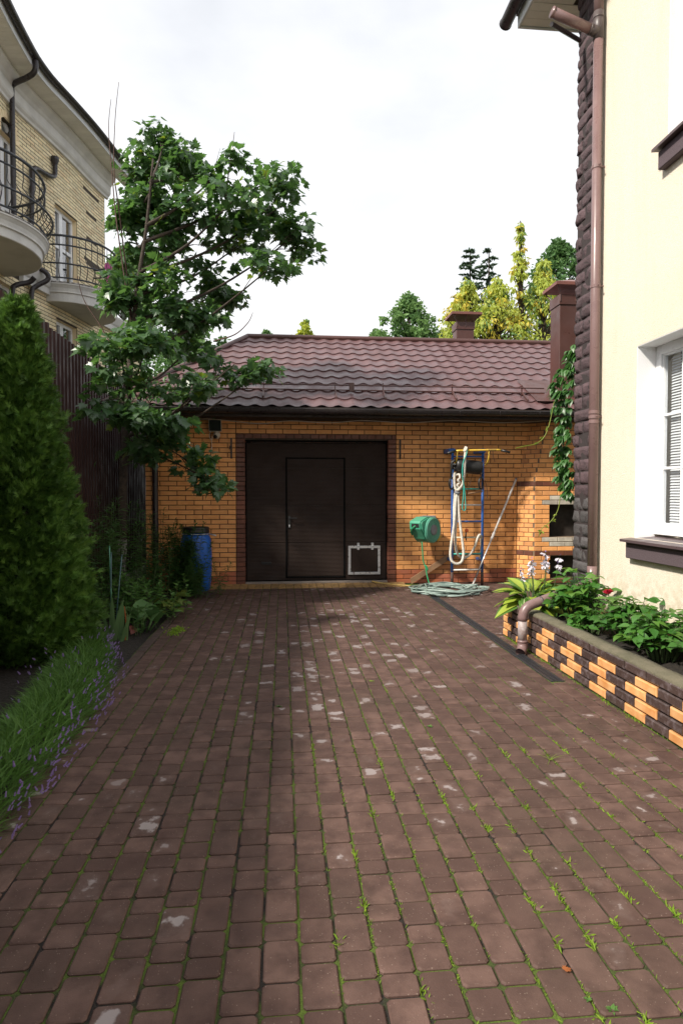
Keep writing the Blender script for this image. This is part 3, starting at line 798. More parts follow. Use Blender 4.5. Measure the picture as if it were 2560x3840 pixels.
# chimneys
def chimney(x0, x1, y0, y1, zb, zt, ze, zc, lip):
    c = MB(); c.bbox(x0, x1, y0, y1, zb, zt, 0.006)
    o = c.build('chimney', M['roof_trim'], gar)
    c = MB(); c.bbox(x0 - 0.015, x1 + 0.015, y0 - 0.015, y1 + 0.015, zt - 0.13, zt + 0.03, 0.005); c.build('collar', M['roof_trim'], o)
    c = MB()
    a0, a1, b0, b1 = x0 - lip, x1 + lip, y0 - lip, y1 + lip
    mx, my = (a0 + a1) / 2, (b0 + b1) / 2
    v = [(a0, b0, ze), (a1, b0, ze), (a1, b1, ze), (a0, b1, ze), (a0, b0, ze + 0.05), (a1, b0, ze + 0.05), (a1, b1, ze + 0.05), (a0, b1, ze + 0.05), (mx, my, zc)]
    c.add(v, [(3, 2, 1, 0), (0, 1, 5, 4), (1, 2, 6, 5), (2, 3, 7, 6), (3, 0, 4, 7), (4, 5, 8), (5, 6, 8), (6, 7, 8), (7, 4, 8)])
    c.build('cap', M['roof_cap'], o)
    for (px, py, qx, qy) in ((x0, y0, -1, -1), (x1, y0, 1, -1), (x0, y1, -1, 1), (x1, y1, 1, 1), ((x0 + x1) / 2, y0, 0, -1)):
        c = MB(); c.tube([(px, py - 0.016, zt - 0.08), (px, py - 0.016, zt + 0.03), (px + qx * lip * 0.7, py + qy * lip * 0.7, ze + 0.01)], 0.011, 6)
        c.build('cap_leg', M['roof_trim'], o)
    return o
c1 = chimney(4.43, 4.95, 9.78, 10.13, 2.95, 4.62, 4.78, 4.95, 0.10)
fl = MB(); fl.add([on_roof(4.0, 0.28, 0.055), on_roof(5.1, 0.28, 0.055), on_roof(5.1, 1.3, 0.055), on_roof(4.0, 1.3, 0.055)], [(0, 1, 2, 3)]); fl.build('flashing', M['roof_trim'], c1)
chimney(3.73, 4.11, 13.3, 13.62, 3.9, 5.12, 5.28, 5.42, 0.14)
# downpipe at the garage's left corner and cable under the eaves
dp = MB(); dp.tube(smooth_path([(-1.955, 9.33, 2.64), (-1.955, 9.36, 2.5), (-1.955, 9.86, 2.25), (-1.955, 9.90, 2.0), (-1.955, 9.90, 1.0), (-1.955, 9.90, 0.06)], 5), 0.045, 10)
dp.build('downpipe', M['black_gutter'], gar, smooth=True)
cb = []
pts_c = [(-2.0, 2.53), (-1.55, 2.515), (-1.1, 2.56), (-0.35, 2.50), (0.1, 2.545), (0.7, 2.52), (1.2, 2.56), (1.9, 2.535), (2.6, 2.575), (3.4, 2.55), (4.2, 2.60)]
cable = MB(); cable.tube(smooth_path([(x, 9.45 + 0.0 * x, z) for x, z in pts_c], 5), 0.007, 6)
tag(cable.build('cable', M['cable'], smooth=True), 'loose pale cable strung under the eaves above the garage door', 'cable')

def hook(x, z, label):
    h = MB()
    h.bbox(x - 0.012, x + 0.012, YW - 0.022, YW - 0.001, z - 0.16, z + 0.16, 0.003)
    h.tube([(x, YW - 0.02, z + 0.03), (x - 0.015, YW - 0.07, z + 0.03), (x - 0.02, YW - 0.075, z - 0.02)], 0.009, 6)
    h.tube([(x, YW - 0.02, z - 0.09), (x, YW - 0.05, z - 0.10)], 0.009, 6)
    tag(h.build('wall_hook', M['black']), label, 'hook', 'iron hooks beside the garage door')
hook(-0.798, 2.167, 'black iron hook on the wall between security camera and garage door')
hook(1.879, 2.168, 'black iron hook on the wall between garage door and climbing bars')

# ------------------------------------------------------------------ brick oven in the corner
ov = thing('brick_oven', (4.5, 9.85, 0), 'orange brick outdoor oven with a black fire opening and two brown bands in the corner', 'oven')
OB = Pieces()
sh = lambda z: 0.0 if z < 1.66 else 0.21 * (z - 1.66)
def omat(r, s, z):
    if r in (6, 21): return M['brown']
    if r == 0: return M['brown']
    return M['orange'] if random.random() < 0.8 else M['orange_old']
for r in range(36):
    z = (r + 0.5) * 0.075; q = sh(z)
    p0, p1, p2 = (3.822 + q, 9.982), (4.04 + q, 9.767), (5.25 + q, 9.767)
    lay_bricks(OB, p0, p1, [r], omat, L=0.155, off=(0.03, 0.105))
    def fm(r, s, z, q=q):
        x = 4.04 + q + s
        if r in (17, 18) and x > 4.16 + 0.12 * (r - 17): return M['white_brick']
        if r in (8, 9) and x > 4.17 + 0.12 * (r == 8): return M['white_brick']
        if 10 <= r <= 16 and r % 2 == 1 and 4.16 < x < 4.31: return M['white_brick']
        return omat(r, s, z)
    hl = [(0.25, 0.95, 0.755, 1.275), (0.27, 1.0, 0.08, 0.44)]
    if 10 <= r <= 16 and r % 2 == 1:
        lay_bricks(OB, p1, (4.165, 9.767), [r], fm, L=0.125, off=(0, 0)); lay_bricks(OB, (4.165, 9.767), (4.29, 9.767), [r], fm, L=0.125, off=(0, 0)); lay_bricks(OB, (4.99, 9.767), p2, [r], fm, off=(0, 0.13))
    else:
        lay_bricks(OB, p1, p2, [r], fm, holes=hl, off=(0.01, 0.135))
OB.emit('brick', 'brickwork', ov, BT, 300)
oc = MB()
def op(poly, z0, z1, s0=0.0, s1=0.0, m=0):
    n = len(poly); v = [(x + s0, y, z0) for x, y in poly] + [(x + s1, y, z1) for x, y in poly]
    oc.add(v, [tuple(range(n))[::-1], tuple(range(n, 2 * n))] + [(i, (i + 1) % n, n + (i + 1) % n, n + i) for i in range(n)], m)
op([(3.83, 9.99), (4.045, 9.775), (4.288, 9.775), (4.288, 9.99)], 0, 1.66)
op([(4.288, 9.775), (5.25, 9.775), (5.25, 9.985), (4.288, 9.985)], 1.277, 1.66); op([(4.288, 9.775), (5.25, 9.775), (5.25, 10.4), (4.288, 10.4)], 0.445, 0.752)
op([(4.99, 9.775), (5.25, 9.775), (5.25, 9.985), (4.99, 9.985)], 0.752, 1.277); op([(4.288, 9.775), (5.25, 9.775), (5.25, 9.985), (4.288, 9.985)], 0, 0.078)
op([(3.83, 9.99), (4.045, 9.775), (5.25, 9.775), (5.25, 9.99)], 1.66, 2.7, 0, 0.21 * 1.04)
oc.build('core', M['mortar_pale'], ov)
oc = MB(); oc.box(4.29, 5.24, 9.972, 9.977, 0.08, 1.28); oc.build('fire_chamber', M['fire_brick'], ov)

# ------------------------------------------------------------------ yellow house on the right
XH = 2.95
hs = thing('stucco_house', (4.5, 1.5, 0), 'yellow stucco house with brown stone corner and brown rainwater pipe', 'house')
def wall_cells(mb, ylo, yhi, zlo, zhi, holes, x0, x1):
    ys = sorted({ylo, yhi} | {h[i] for h in holes for i in (0, 1)}); zs_ = sorted({zlo, zhi} | {h[i] for h in holes for i in (2, 3)})
    for a, b in zip(ys, ys[1:]):
        for c, d in zip(zs_, zs_[1:]):
            if any(h[0] <= (a + b) / 2 <= h[1] and h[2] <= (c + d) / 2 <= h[3] for h in holes): continue
            mb.box(x0, x1, a, b, c, d)
W1 = (3.35, 5.03, 1.085, 2.69); W2 = (3.0, 4.645, 4.13, 5.75)
hw = MB(); wall_cells(hw, -6, 6.06, -0.1, 6.42, [W1, W2], XH, XH + 0.4)
hw.box(XH + 0.4, 9, 5.9, 6.06, -0.1, 6.42); hw.box(XH + 0.4, 9, -6, -5.8, -0.1, 6.42); hw.box(8.8, 9, -5.8, 5.9, -0.1, 6.42)
hw.build('wall', M['stucco'], hs)
def window(w, sill_end, muntins_y, muntins_z, blind, tilt):
    y0, y1, z0, z1 = w
    rv = MB(); t = 0.006; D = 0.178
    rv.box(XH + 0.002, XH + D, y1 - t, y1 + 0.001, z0, z1); rv.box(XH + 0.002, XH + D, y0 - 0.001, y0 + t, z0, z1); rv.box(XH + 0.002, XH + D, y0 + t, y1 - t, z1 - t, z1 + 0.001)
    xf = XH + 0.165
    fr = MB(); y0i, y1i, z0i, z1i = y0 + t, y1 - t, z0 + 0.03, z1 - t
    for (a, b, c, d) in ((y0i, y0i + 0.072, z0i, z1i), (y1i - 0.072, y1i, z0i, z1i), (y0i + 0.072, y1i - 0.072, z1i - 0.075, z1i), (y0i + 0.072, y1i - 0.072, z0i, z0i + 0.085)):
        fr.bbox(xf, xf + 0.06, a, b, c, d, 0.004)
    # inner sash lip
    for (a, b, c, d) in ((y0i + 0.072, y0i + 0.088, z0i + 0.085, z1i - 0.075), (y1i - 0.088, y1i - 0.072, z0i + 0.085, z1i - 0.075), (y0i + 0.088, y1i - 0.088, z1i - 0.091, z1i - 0.075), (y0i + 0.088, y1i - 0.088, z0i + 0.085, z0i + 0.10)):
        fr.bbox(xf + 0.015, xf + 0.055, a, b, c, d, 0.003)
    win = fr.build('window', M['white'], hs)
    rv.build('reveal', M['reveal'], win)
    ga = (y0i + 0.08, y1i - 0.08, z0i + 0.09, z1i - 0.08)
    gl = MB(); gl.add([(xf + 0.032, ga[0], ga[2]), (xf + 0.032, ga[1], ga[2]), (xf + 0.032, ga[1], ga[3]), (xf + 0.032, ga[0], ga[3])], [(3, 2, 1, 0)])
    gl.build('pane', M['glass'], win)
    for y in muntins_y:
        mm = MB(); mm.bbox(xf + 0.022, xf + 0.042, y - 0.011, y + 0.011, ga[2], ga[3], 0.003); mm.build('glazing_bar', M['white'], win)
    for z in muntins_z:
        mm = MB(); mm.bbox(xf + 0.0225, xf + 0.0415, ga[0], ga[1], z - 0.011, z + 0.011, 0.003); mm.build('glazing_bar', M['white'], win)
    bl = MB()
    for i in range(int((ga[3] - ga[2]) / 0.023)):
        z = ga[2] + 0.012 + i * 0.023
        a = tilt + random.uniform(-.05, .05)
        dx, dz = 0.0115 * math.cos(a), 0.0115 * math.sin(a)
        bl.add([(xf + 0.075 - dx, ga[0] + .03, z - dz), (xf + 0.075 - dx, ga[1] - .03, z - dz), (xf + 0.075 + dx, ga[1] - .03, z + dz), (xf + 0.075 + dx, ga[0] + .03, z + dz)], [(0, 1, 2, 3)])
    for y in np.arange(ga[0] + .1, ga[1], .38): bl.tube([(xf + .062, y, ga[2]), (xf + .062, y, ga[3])], .0015, 4)
    bl.build('blind', M['blind'], win, kind='stuff')
    rb = MB(); rb.box(XH + 0.39, XH + 0.40, y0 - .1, y1 + .1, z0 - .1, z1 + .1); rb.build('room_dark_sheet', M['room'], win)
    # sill board on a dark apron
    sl = MB(); ys = y1 + sill_end
    sl.prism([(XH - 0.105, z0 - 0.033), (XH - 0.105, z0 - 0.012), (XH - 0.09, z0 - 0.008), (xf + 0.02, z0 + 0.012), (xf + 0.02, z0 - 0.008), (XH - 0.09, z0 - 0.030)], (0, y0 - sill_end, 0), (1, 0, 0), (0, 0, 1), (0, ys - y0 + sill_end, 0))
    so_ = sl.build('sill', M['sill'], win)
    ap = MB(); ap.bbox(XH - 0.058, XH + 0.001, y0 - sill_end, ys - 0.012, z0 - 0.172, z0 - 0.034, 0.006)
    ap.build('sill_apron', M['sill_stucco'], win)
    return win
window(W1, 0.045, [4.70, 4.33, 3.95, 3.6], [1.667, 2.106], True, 0.95)
window(W2, 0.045, [4.3, 3.9, 3.5], [4.7, 5.2], True, 0.45)

# rough split-stone corner: every stone its own part
QT, QP = {}, Pieces()
def stone_tpl(seed):
    rr = np.random.default_rng(seed)
    ny, nz = 8, 6
    v, f = [], []
    k1, k2, k3 = rr.uniform(0, 6, 3)
    for j in range(nz):
        for i in range(ny):
            u, w = (-.5, -.46, -.3, -.1, .1, .3, .46, .5)[i], (-.5, -.43, -.16, .16, .43, .5)[j]
            e = (1 - abs(2 * u) ** 9) ** .5 * (1 - abs(2 * w) ** 7) ** .5
            d = -(0.002 + e * (0.015 + .005 * math.sin(5 * u + k1 + 3 * w) + .006 * math.sin(9 * u - 4 * w + k2) + rr.uniform(-.004, .004)))
            v.append((d, u + rr.uniform(-.012, .012) * (e > 0), w + rr.uniform(-.02, .02) * (e > 0)))
    for j in range(nz - 1):
        for i in range(ny - 1):
            a = j * ny + i
            f.append((a, a + ny, a + ny + 1, a + 1))
    # edges back to the wall
    ring = [i for i in range(ny)] + [j * ny + ny - 1 for j in range(1, nz)] + [(nz - 1) * ny + i for i in range(ny - 2, -1, -1)] + [j * ny for j in range(nz - 2, 0, -1)]
    b = len(v)
    v += [(0.03, v[i][1], v[i][2]) for i in ring]
    for k in range(len(ring)):
        k2 = (k + 1) % len(ring)
        f.append((ring[k], ring[k2], b + k2, b + k))
    return v, f
for sd in range(8): QT[sd] = stone_tpl(100 + sd)
z = -0.05; row = 0
while z < 6.40:
    h = random.choice([0.108, 0.118, 0.128, 0.120])
    ya, yb = 5.66, 6.105 + random.uniform(-.010, .010)
    sp = [ya, yb] if row % 3 == 0 else [ya, yb - random.uniform(0.10, 0.20), yb]
    for a, b in zip(sp, sp[1:]):
        mtx = Matrix.Diagonal((random.uniform(.8, 1.25), (b - a - 0.007), h - 0.007))
        QP.put(random.randrange(8), M['quoin_grey'] if z < 1.35 else M['quoin'], (XH - 0.012 + random.uniform(-.006, .006), (a + b) / 2, z + h / 2), 0, (b - a) * h, mtx)
    # the same course returns round the corner
    mtx = Matrix.Rotation(math.radians(-90), 3, 'Z') @ Matrix.Diagonal((1, 0.36, h - 0.011))
    QP.put(random.randrange(8), M['quoin'], (XH + 0.17, 6.078, z + h / 2), 0, 0.01, mtx)
    z += h; row += 1
QP.emit('stone', 'more_stones', hs, QT, 300, smooth=True)
qb = MB(); qb.box(XH - 0.021, XH + 0.4, 5.68, 6.08, -0.1, 6.40); qb.build('stone_backing', M['quoin_gap'], hs)

# eaves: boards of the soffit, fascia, gutter, roof
EX, EY, EZ = 2.50, 6.62, 6.42
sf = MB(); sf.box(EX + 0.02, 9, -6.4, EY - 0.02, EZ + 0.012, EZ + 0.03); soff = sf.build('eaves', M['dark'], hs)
for i in range(52):
    y1 = EY - 0.35 - i * 0.1; bb = MB(); bb.bbox(EX + 0.03, XH - 0.002, y1 - 0.096, y1, EZ, EZ + 0.011, 0.002); bb.build('soffit_board', M['soffit'], soff)
for i in range(3):
    y1 = EY - 0.03 - i * 0.105; bb = MB(); bb.bbox(EX + 0.03 , 6.0, y1 - 0.101, y1, EZ, EZ + 0.011, 0.002); bb.build('soffit_board', M['soffit'], soff)
fb = MB(); fb.bbox(EX, EX + 0.022, -6.4, EY, EZ - 0.015, EZ + 0.17, 0.003); fb.bbox(EX + 0.022, 9, EY - 0.022, EY, EZ - 0.015, EZ + 0.17, 0.003); fb.build('fascia', M['fascia_white'], soff)
gu = MB()
GPY = np.linspace(-6.4, EY + 0.16, 12)
half_gutter(gu, [(EX - 0.075, y, EZ + 0.15) for y in GPY], 0.068, 10); gu.lathe([(0.07, -0.004), (0.07, 0.004)], (EX - 0.075, EY + 0.16, EZ + 0.146), (0, 1, 0), 16)
gu.build('gutter', M['black_gutter'], soff, smooth=True)
rf = MB(); rf.add([(EX - 0.05, -6.5, EZ + 0.19), (EX - 0.05, EY + 0.1, EZ + 0.19), (6, 3.2, 8.4), (6, -3, 8.4)], [(0, 1, 2, 3)]); rf.add([(EX - 0.05, EY + 0.1, EZ + 0.19), (9.5, EY + 0.1, EZ + 0.19), (6, 3.2, 8.4)], [(0, 1, 2)]); rf.build('roof', M['roof'], hs)
# rainwater pipe with its slanting inlet, collars and clamps
XP, YP = 2.88, 5.61
dp = MB(); dp.tube([(XP, YP, 5.64), (XP, YP, 0.74)], 0.043, 18)
dp.tube([(XP, YP, 5.83), (XP, YP, 6.42)], 0.043, 18)
pipe = dp.build('downpipe', M['pipe'], hs, smooth=True)
br0, br1 = Vector((XP, YP, 5.665)), Vector((2.415, 5.55, 5.775))
bd = (br1 - br0)
q = MB(); q.tube([(XP, YP, 5.60), (XP, YP, 5.85)], 0.047, 18); q.tube([br0, br0 + bd * 0.2], 0.046, 18); q.tube([(XP, YP, 5.79), (XP, YP, 5.805)], 0.050, 18); q.tube([br0 + bd * 0.17, br0 + bd * 0.2], 0.049, 18)
q.build('branch_joint', M['pipe_joint'], pipe, smooth=True)
q = MB(); q.tube([br0 + bd * 0.15, br1], 0.043, 18); q.tube([br1 - bd * 0.03, br1 + bd * 0.01], 0.046, 18); q.build('slanting_inlet', M['pipe'], pipe, smooth=True)
q = MB(); q.tube([br1 + Vector((.03, .08, -.045)), pt(2172, 152, 5.95)], 0.020, 8); q.build('inlet_strut', M['black_gutter'], pipe)
for z in (4.455, 3.37, 2.17):
    q = MB(); q.tube([(XP, YP, z - 0.014), (XP, YP, z + 0.014)], 0.0475, 18); q.tube([(XP + .045, YP - .01, z + .004), (XH + 0.002, YP - .012, z + .004)], 0.008, 6); q.tube([(XP, YP - 0.05, z), (XP - .0, YP - 0.075, z)], .006, 6)
    if z < 3: q.tube([(XP, YP, z + 0.03), (XP, YP, z + 0.06)], 0.0465, 18); q.tube([(XP, YP, z - 0.06), (XP, YP, z - 0.03)], 0.0465, 18)
    q.build('pipe_clamp', M['pipe'], pipe)
# lower run across the planter to the drain
low = [(XP, YP, 0.78), (XP, YP, 0.68), (XP - .015, YP, 0.635), (XP - .06, YP - .005, 0.605), (2.275, 5.507, 0.452), (2.228, 5.504, 0.434), (2.196, 5.502, 0.406), (2.177, 5.50, 0.370), (2.17, 5.50, 0.33), (2.17, 5.50, 0.30)]
q = MB(); q.tube(low, 0.044, 18); q.build('lower_bend', M['pipe'], pipe, smooth=True)
q = MB(); q.tube([(2.17, 5.50, 0.31), (2.17, 5.50, 0.12)], 0.042, 16); q.build('lower_run', M['pipe_worn'], pipe, smooth=True)
q = MB(); q.tube([(2.17, 5.50, 0.125), (2.17, 5.50, 0.10)], 0.047, 16); q.tube(smooth_path([(2.17, 5.50, 0.115), (2.168, 5.495, 0.07), (2.155, 5.475, 0.038), (2.132, 5.45, 0.02)], 4), 0.0455, 16, caps=False)
q.build('shoe', M['pipe'], pipe, smooth=True)
q = MB(); q.tube([Vector((2.34, 5.513, 0.470)), Vector((2.357, 5.5145, 0.475))], 0.0475, 16); q.build('pipe_seam', M['pipe_joint'], pipe, smooth=True)

# ------------------------------------------------------------------ raised planter
pl = thing('brick_planter', (2.6, 3.5, 0), 'raised planter of glazed orange and dark brown bricks along the yellow house', 'planter')
XB, YB = 2.268, 6.262
pc_ = MB(); pc_.box(XB + 0.010, XB + 0.115, -0.6, YB - 0.008, -0.1, 0.352); pc_.box(XB + 0.115, XH - 0.02, YB - 0.12, YB - 0.008, -0.1, 0.352)
pc_.build('core', M['seam'], pl)
def planter_key(L, H):
    k = (round(L, 3), round(H, 3), 'p')
    if k not in BT: BT[k] = brick_tpl(k[0], k[1], 0.035, 0.0075)
    return k
PB = Pieces(); PL, PP = 0.2435, 0.0702
ph = (YB - 5.05) % PL
for r in range(5):
    for i in range(-1, 30):
        b1 = (5.05 if r % 2 else 4.928) + PL * 6 - i * PL        # courses counted from the ground
        a, b = max(b1 - PL, -0.6), min(b1, YB)
        if b - a < 0.03: continue
        if r == 4: mt = M['planter_dark']
        else:
            odd = (i + 1) % 2 if r % 2 else i % 2
            mt = M['planter_orange'] if odd == 0 else M['planter_dark']
        PB.put(planter_key(b - a - 0.010, PP - 0.010), mt, (XB - 0.008 + random.uniform(-.003, .003), (a + b) / 2, (r + .5) * PP), math.radians(-90), (b - a) * PP)
    for i in range(3):
        x0 = XB + i * PL - (0.12 if r % 2 else 0); x1 = x0 + PL; x0 = max(x0, XB)
        if x1 - x0 < .03: continue
        PB.put(brick_key(min(x1, XH - .03) - x0 - .009, PP - .009), M['planter_dark'] if (i + r) % 2 or r == 4 else M['planter_orange'], ((x0 + min(x1, XH - .03)) / 2, YB, (r + .5) * PP), math.pi, 0.001)
PB.emit('brick', 'brickwork', pl, BT, 300)
cp = MB()
ysq = np.linspace(-0.6, YB + 0.004, 70)
def cop_row(y):
    j = lambda a: random.uniform(-a, a)
    return [(XB - 0.003 + j(.002), y, 0.340), (XB - 0.004 + j(.003), y, 0.354 + j(.003)), (XB + 0.010 + j(.003), y, 0.366 + j(.002)), (XB + 0.07, y, 0.370 + j(.003)), (XB + 0.118 + j(.006), y, 0.366 + j(.003)), (XB + 0.126 + j(.006), y, 0.33)]
cp.sheet([cop_row(y) for y in ysq][::-1])
cp.bbox(XB + 0.10, XH - 0.03, YB - 0.125, YB + 0.003, 0.345, 0.368, 0.006)
cp.build('coping', M['coping'], pl, smooth=True)
ps = MB(); ps.sheet([[(x, y, 0.285 + 0.03 * math.sin(9 * x) * math.sin(5 * y) + random.uniform(-.012, .012)) for x in np.linspace(XB + .11, XH, 10)] for y in np.linspace(-0.6, YB - .11, 70)])
ps.build('soil', M['soil'], pl, smooth=True)
# low orange edging of the bed against the house wall
eb = Pieces()
for i in range(20):
    eb.put(brick_key(0.235, 0.06), M['planter_orange'], (XH - 0.03, 5.45 - i * 0.245, 0.345), math.radians(-90), 0.01)
eb.emit('edging_brick', 'edging', pl, BT, 300)

# ------------------------------------------------------------------ sheet metal fence on the left
fe = thing('metal_fence', (-2.9, 6, 0), 'tall dark brown corrugated metal fence behind the conifers on the left', 'fence')
XF = -2.92
for i in range(17):
    y0 = -3.0 + i * 1.12
    top = float(np.interp(y0, [-3, 0.5, 6.5, 15], [3.0, 3.15, 3.60, 3.35]))  # near panels out of view are lowered to shape the drive's shadow
    zt = top + random.uniform(-.015, .015)
    prof = []
    w = 0.14
    for k in range(8):
        for (dy, dx) in ((0.0, 0.0), (0.045, 0.0), (0.062, 0.030), (0.118, 0.030)): prof.append((XF + dx, y0 + k * w + dy))
    prof.append((XF, y0 + 8 * w))
    fm_ = MB(); fm_.sheet([[(x + 0.004 * (i % 2), y, -0.05) for x, y in prof], [(x + 0.004 * (i % 2), y, zt) for x, y in prof]]); fm_.build('sheet_panel', M['fence'], fe)
for y in np.arange(-2.5, 16, 2.5):
    fm_ = MB(); fm_.box(XF - 0.075, XF - 0.015, y, y + 0.06, -0.1, 2.7); fm_.build('post', M['dark'], fe)
for z in (0.5, 1.6, 2.6):
    fm_ = MB(); fm_.box(XF - 0.014, XF - 0.002, -3, 16, z, z + 0.04); fm_.build('rail', M['dark'], fe)
gtag = MB(); gtag.bbox(XF + 0.03, XF + 0.036, 9.88, 9.98, 3.36, 3.46, .002); gtag.build('green_patch', M['green_plastic'], fe)

# ------------------------------------------------------------------ curved brick house on the far left
lh = thing('brick_house', (-6.5, 14.5, 0), 'tall cream brick house with curved front and two rounded iron balconies', 'house')
FXY = [(-5.10, 9.6), (-5.20, 10.6), (-5.26, 11.5), (-5.28, 12.3), (-5.26, 12.73), (-5.19, 13.23), (-5.01, 13.96), (-4.81, 14.87), (-4.62, 16.0), (-4.49, 16.62), (-4.35, 17.2), (-3.96, 18.9)]
FP = smooth_path([(x, y, 0) for x, y in FXY], 10)
FS = np.concatenate(([0], np.cumsum([(b - a).length for a, b in zip(FP, FP[1:])])))
FYv = np.array([p.y for p in FP]); FXv = np.array([p.x for p in FP])
sY = lambda y: float(np.interp(y, FYv, FS))
def fpos(s, out=0.0, z=0.0):
    x, y = float(np.interp(s, FS, FXv)), float(np.interp(s, FS, FYv))
    e = 0.05
    tx, ty = float(np.interp(s + e, FS, FXv) - np.interp(s - e, FS, FXv)), float(np.interp(s + e, FS, FYv) - np.interp(s - e, FS, FYv))
    L = math.hypot(tx, ty); tx, ty = tx / L, ty / L
    return Vector((x + ty * out, y - tx * out, z)), math.atan2(ty, tx)
S0, SU, SL = sY(9.7), sY(16.65), sY(18.6)
ops = {'balcony_door': (sY(14.37), sY(15.28), 6.02, 7.78), 'arch': (sY(12.52), sY(13.10), 6.02, 8.35), 'low': (sY(14.37), sY(15.22), 3.9, 5.29), 'low_right': (sY(16.58), sY(17.36), 4.0, 5.25), 'low_left': (sY(12.45), sY(13.02), 4.2, 5.48), 'arch_top': (sY(12.62), sY(13.0), 8.35, 8.62)}
holes = list(ops.values())
LB = Pieces()
def lmat(r, s, z):
    for zb in (8.755, 8.186, 7.615, 7.046, 4.95):
        if abs(z - zb) < 0.045 and sY(15.64) < s < sY(16.33): return M['brown']
    return M['cream'] if random.random() < 0.72 else M['cream_rust']
for r in range(48, 121):
    zc = (r + .5) * 0.075
    end = SU if zc > 5.75 else SL
    if 5.68 < zc < 6.02: continue
    hsr = [(h[0], h[1]) for h in holes if h[2] < zc < h[3]]
    s = S0 - (0.13 if r % 2 else 0)
    while s < end:
        for a, b in cut((max(S0, s), min(end, s + 0.26)), hsr):
            if b - a < .035: continue
            P, an = fpos((a + b) / 2, random.uniform(-.002, .002), zc)
            mt = lmat(r, (a + b) / 2, zc)
            if mt is M['brown']: P, an = fpos((a + b) / 2, -0.02, zc)
            LB.put(brick_key(b - a - .012, 0.061), mt, P, an, (b - a) * .075)
        s += 0.26
LB.emit('brick', 'brickwork', lh, BT, 300)
lw = MB()
sb_ = sorted({S0, SU, SL} | {h[i] for h in holes for i in (0, 1)} | set(np.arange(S0, SL, 0.3)))
zb_ = sorted({0.0, 3.6, 5.7, 9.4} | {h[i] for h in holes for i in (2, 3)})
for a, b in zip(sb_, sb_[1:]):
    for c, d in zip(zb_, zb_[1:]):
        ms, mz = (a + b) / 2, (c + d) / 2
        if any(h[0] <= ms <= h[1] and h[2] <= mz <= h[3] for h in holes): continue
        if ms > SU and mz > 5.7: continue
        v = [fpos(a, -.008, c)[0], fpos(b, -.008, c)[0], fpos(b, -.008, d)[0], fpos(a, -.008, d)[0], fpos(a, -.3, c)[0], fpos(b, -.3, c)[0], fpos(b, -.3, d)[0], fpos(a, -.3, d)[0]]
        lw.add(v, [(0, 1, 2, 3), (7, 6, 5, 4), (0, 4, 5, 1), (1, 5, 6, 2), (2, 6, 7, 3), (3, 7, 4, 0)])
pE, aE = fpos(SU, 0, 0); q1 = fpos(SU, -5, 0)[0]
lw.add([pE, q1, q1 + Vector((0, 0, 9.4)), pE + Vector((0, 0, 9.4))], [(0, 1, 2, 3)])
lw.add([fpos(S0, 0, 0)[0], fpos(S0, -5, 0)[0], fpos(S0, -5, 9.4)[0], fpos(S0, 0, 9.4)[0]], [(3, 2, 1, 0)])
lw.add([fpos(SL, 0, 0)[0], fpos(SL, -4, 0)[0], fpos(SL, -4, 5.7)[0], fpos(SL, 0, 5.7)[0]], [(0, 1, 2, 3)])
lw.build('wall', M['cream_mortar'], lh)
def sweep(name, prof, sa, sb, mat, parent=lh, smooth=False, n=40):
    mb = MB(); mb.sheet([[fpos(s, o, z)[0] for (o, z) in prof] for s in np.linspace(sa, sb, n)])
    for s, rev in ((sa, True), (sb, False)):
        k = [fpos(s, o, z)[0] for (o, z) in prof]; mb.add(k, [tuple(range(len(k)))[::-1] if rev else tuple(range(len(k)))])
    return mb.build(name, mat, parent, smooth)
cor = sweep('cornice', [(0.0, 8.96), (0.05, 8.97), (0.06, 9.02), (0.10, 9.06), (0.12, 9.10), (0.125, 9.26), (0.15, 9.29), (0.17, 9.33), (0.24, 9.40), (0.26, 9.44), (0.26, 9.50), (0.0, 9.50)], S0, SU + 0.10, M['stone_trim'])
sf = MB(); sfo = None
ss = np.arange(S0, SU + 0.55, 0.115)
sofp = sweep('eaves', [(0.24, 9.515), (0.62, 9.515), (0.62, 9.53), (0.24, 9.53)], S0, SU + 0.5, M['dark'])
for a in ss:
    bb = MB(); b = a + 0.110
    v = [fpos(a, .25, 9.500)[0], fpos(b, .25, 9.500)[0], fpos(b, .60, 9.500)[0], fpos(a, .60, 9.500)[0], fpos(a, .25, 9.512)[0], fpos(b, .25, 9.512)[0], fpos(b, .60, 9.512)[0], fpos(a, .60, 9.512)[0]]
    bb.add(v, [(0, 1, 2, 3), (7, 6, 5, 4), (0, 4, 5, 1), (1, 5, 6, 2), (2, 6, 7, 3), (3, 7, 4, 0)]); bb.build('soffit_board', M['soffit'], sofp)
sweep('fascia', [(0.60, 9.485), (0.625, 9.485), (0.625, 9.66), (0.60, 9.66)], S0, SU + 0.5, M['fascia_white'], sofp)
GW = [fpos(s, 0.70, 9.66)[0] for s in np.linspace(S0, SU + 0.55, 36)]
gg = MB(); half_gutter(gg, GW, 0.07); gg.build('gutter', M['black_gutter'], sofp, smooth=True)
gg = MB(); gg.tube([fpos(s, 0.52, 9.82)[0] for s in np.linspace(sY(12.9), SU + 0.5, 24)], 0.012, 6); gg.build('snow_rail', M['black_gutter'], sofp)
rr_ = MB(); rr_.sheet([[fpos(s, 0.68, 9.69)[0], fpos(s, -3.0, 11.2)[0]] for s in np.linspace(S0, SU + .5, 30)]); rr_.build('roof', M['black_gutter'], lh)
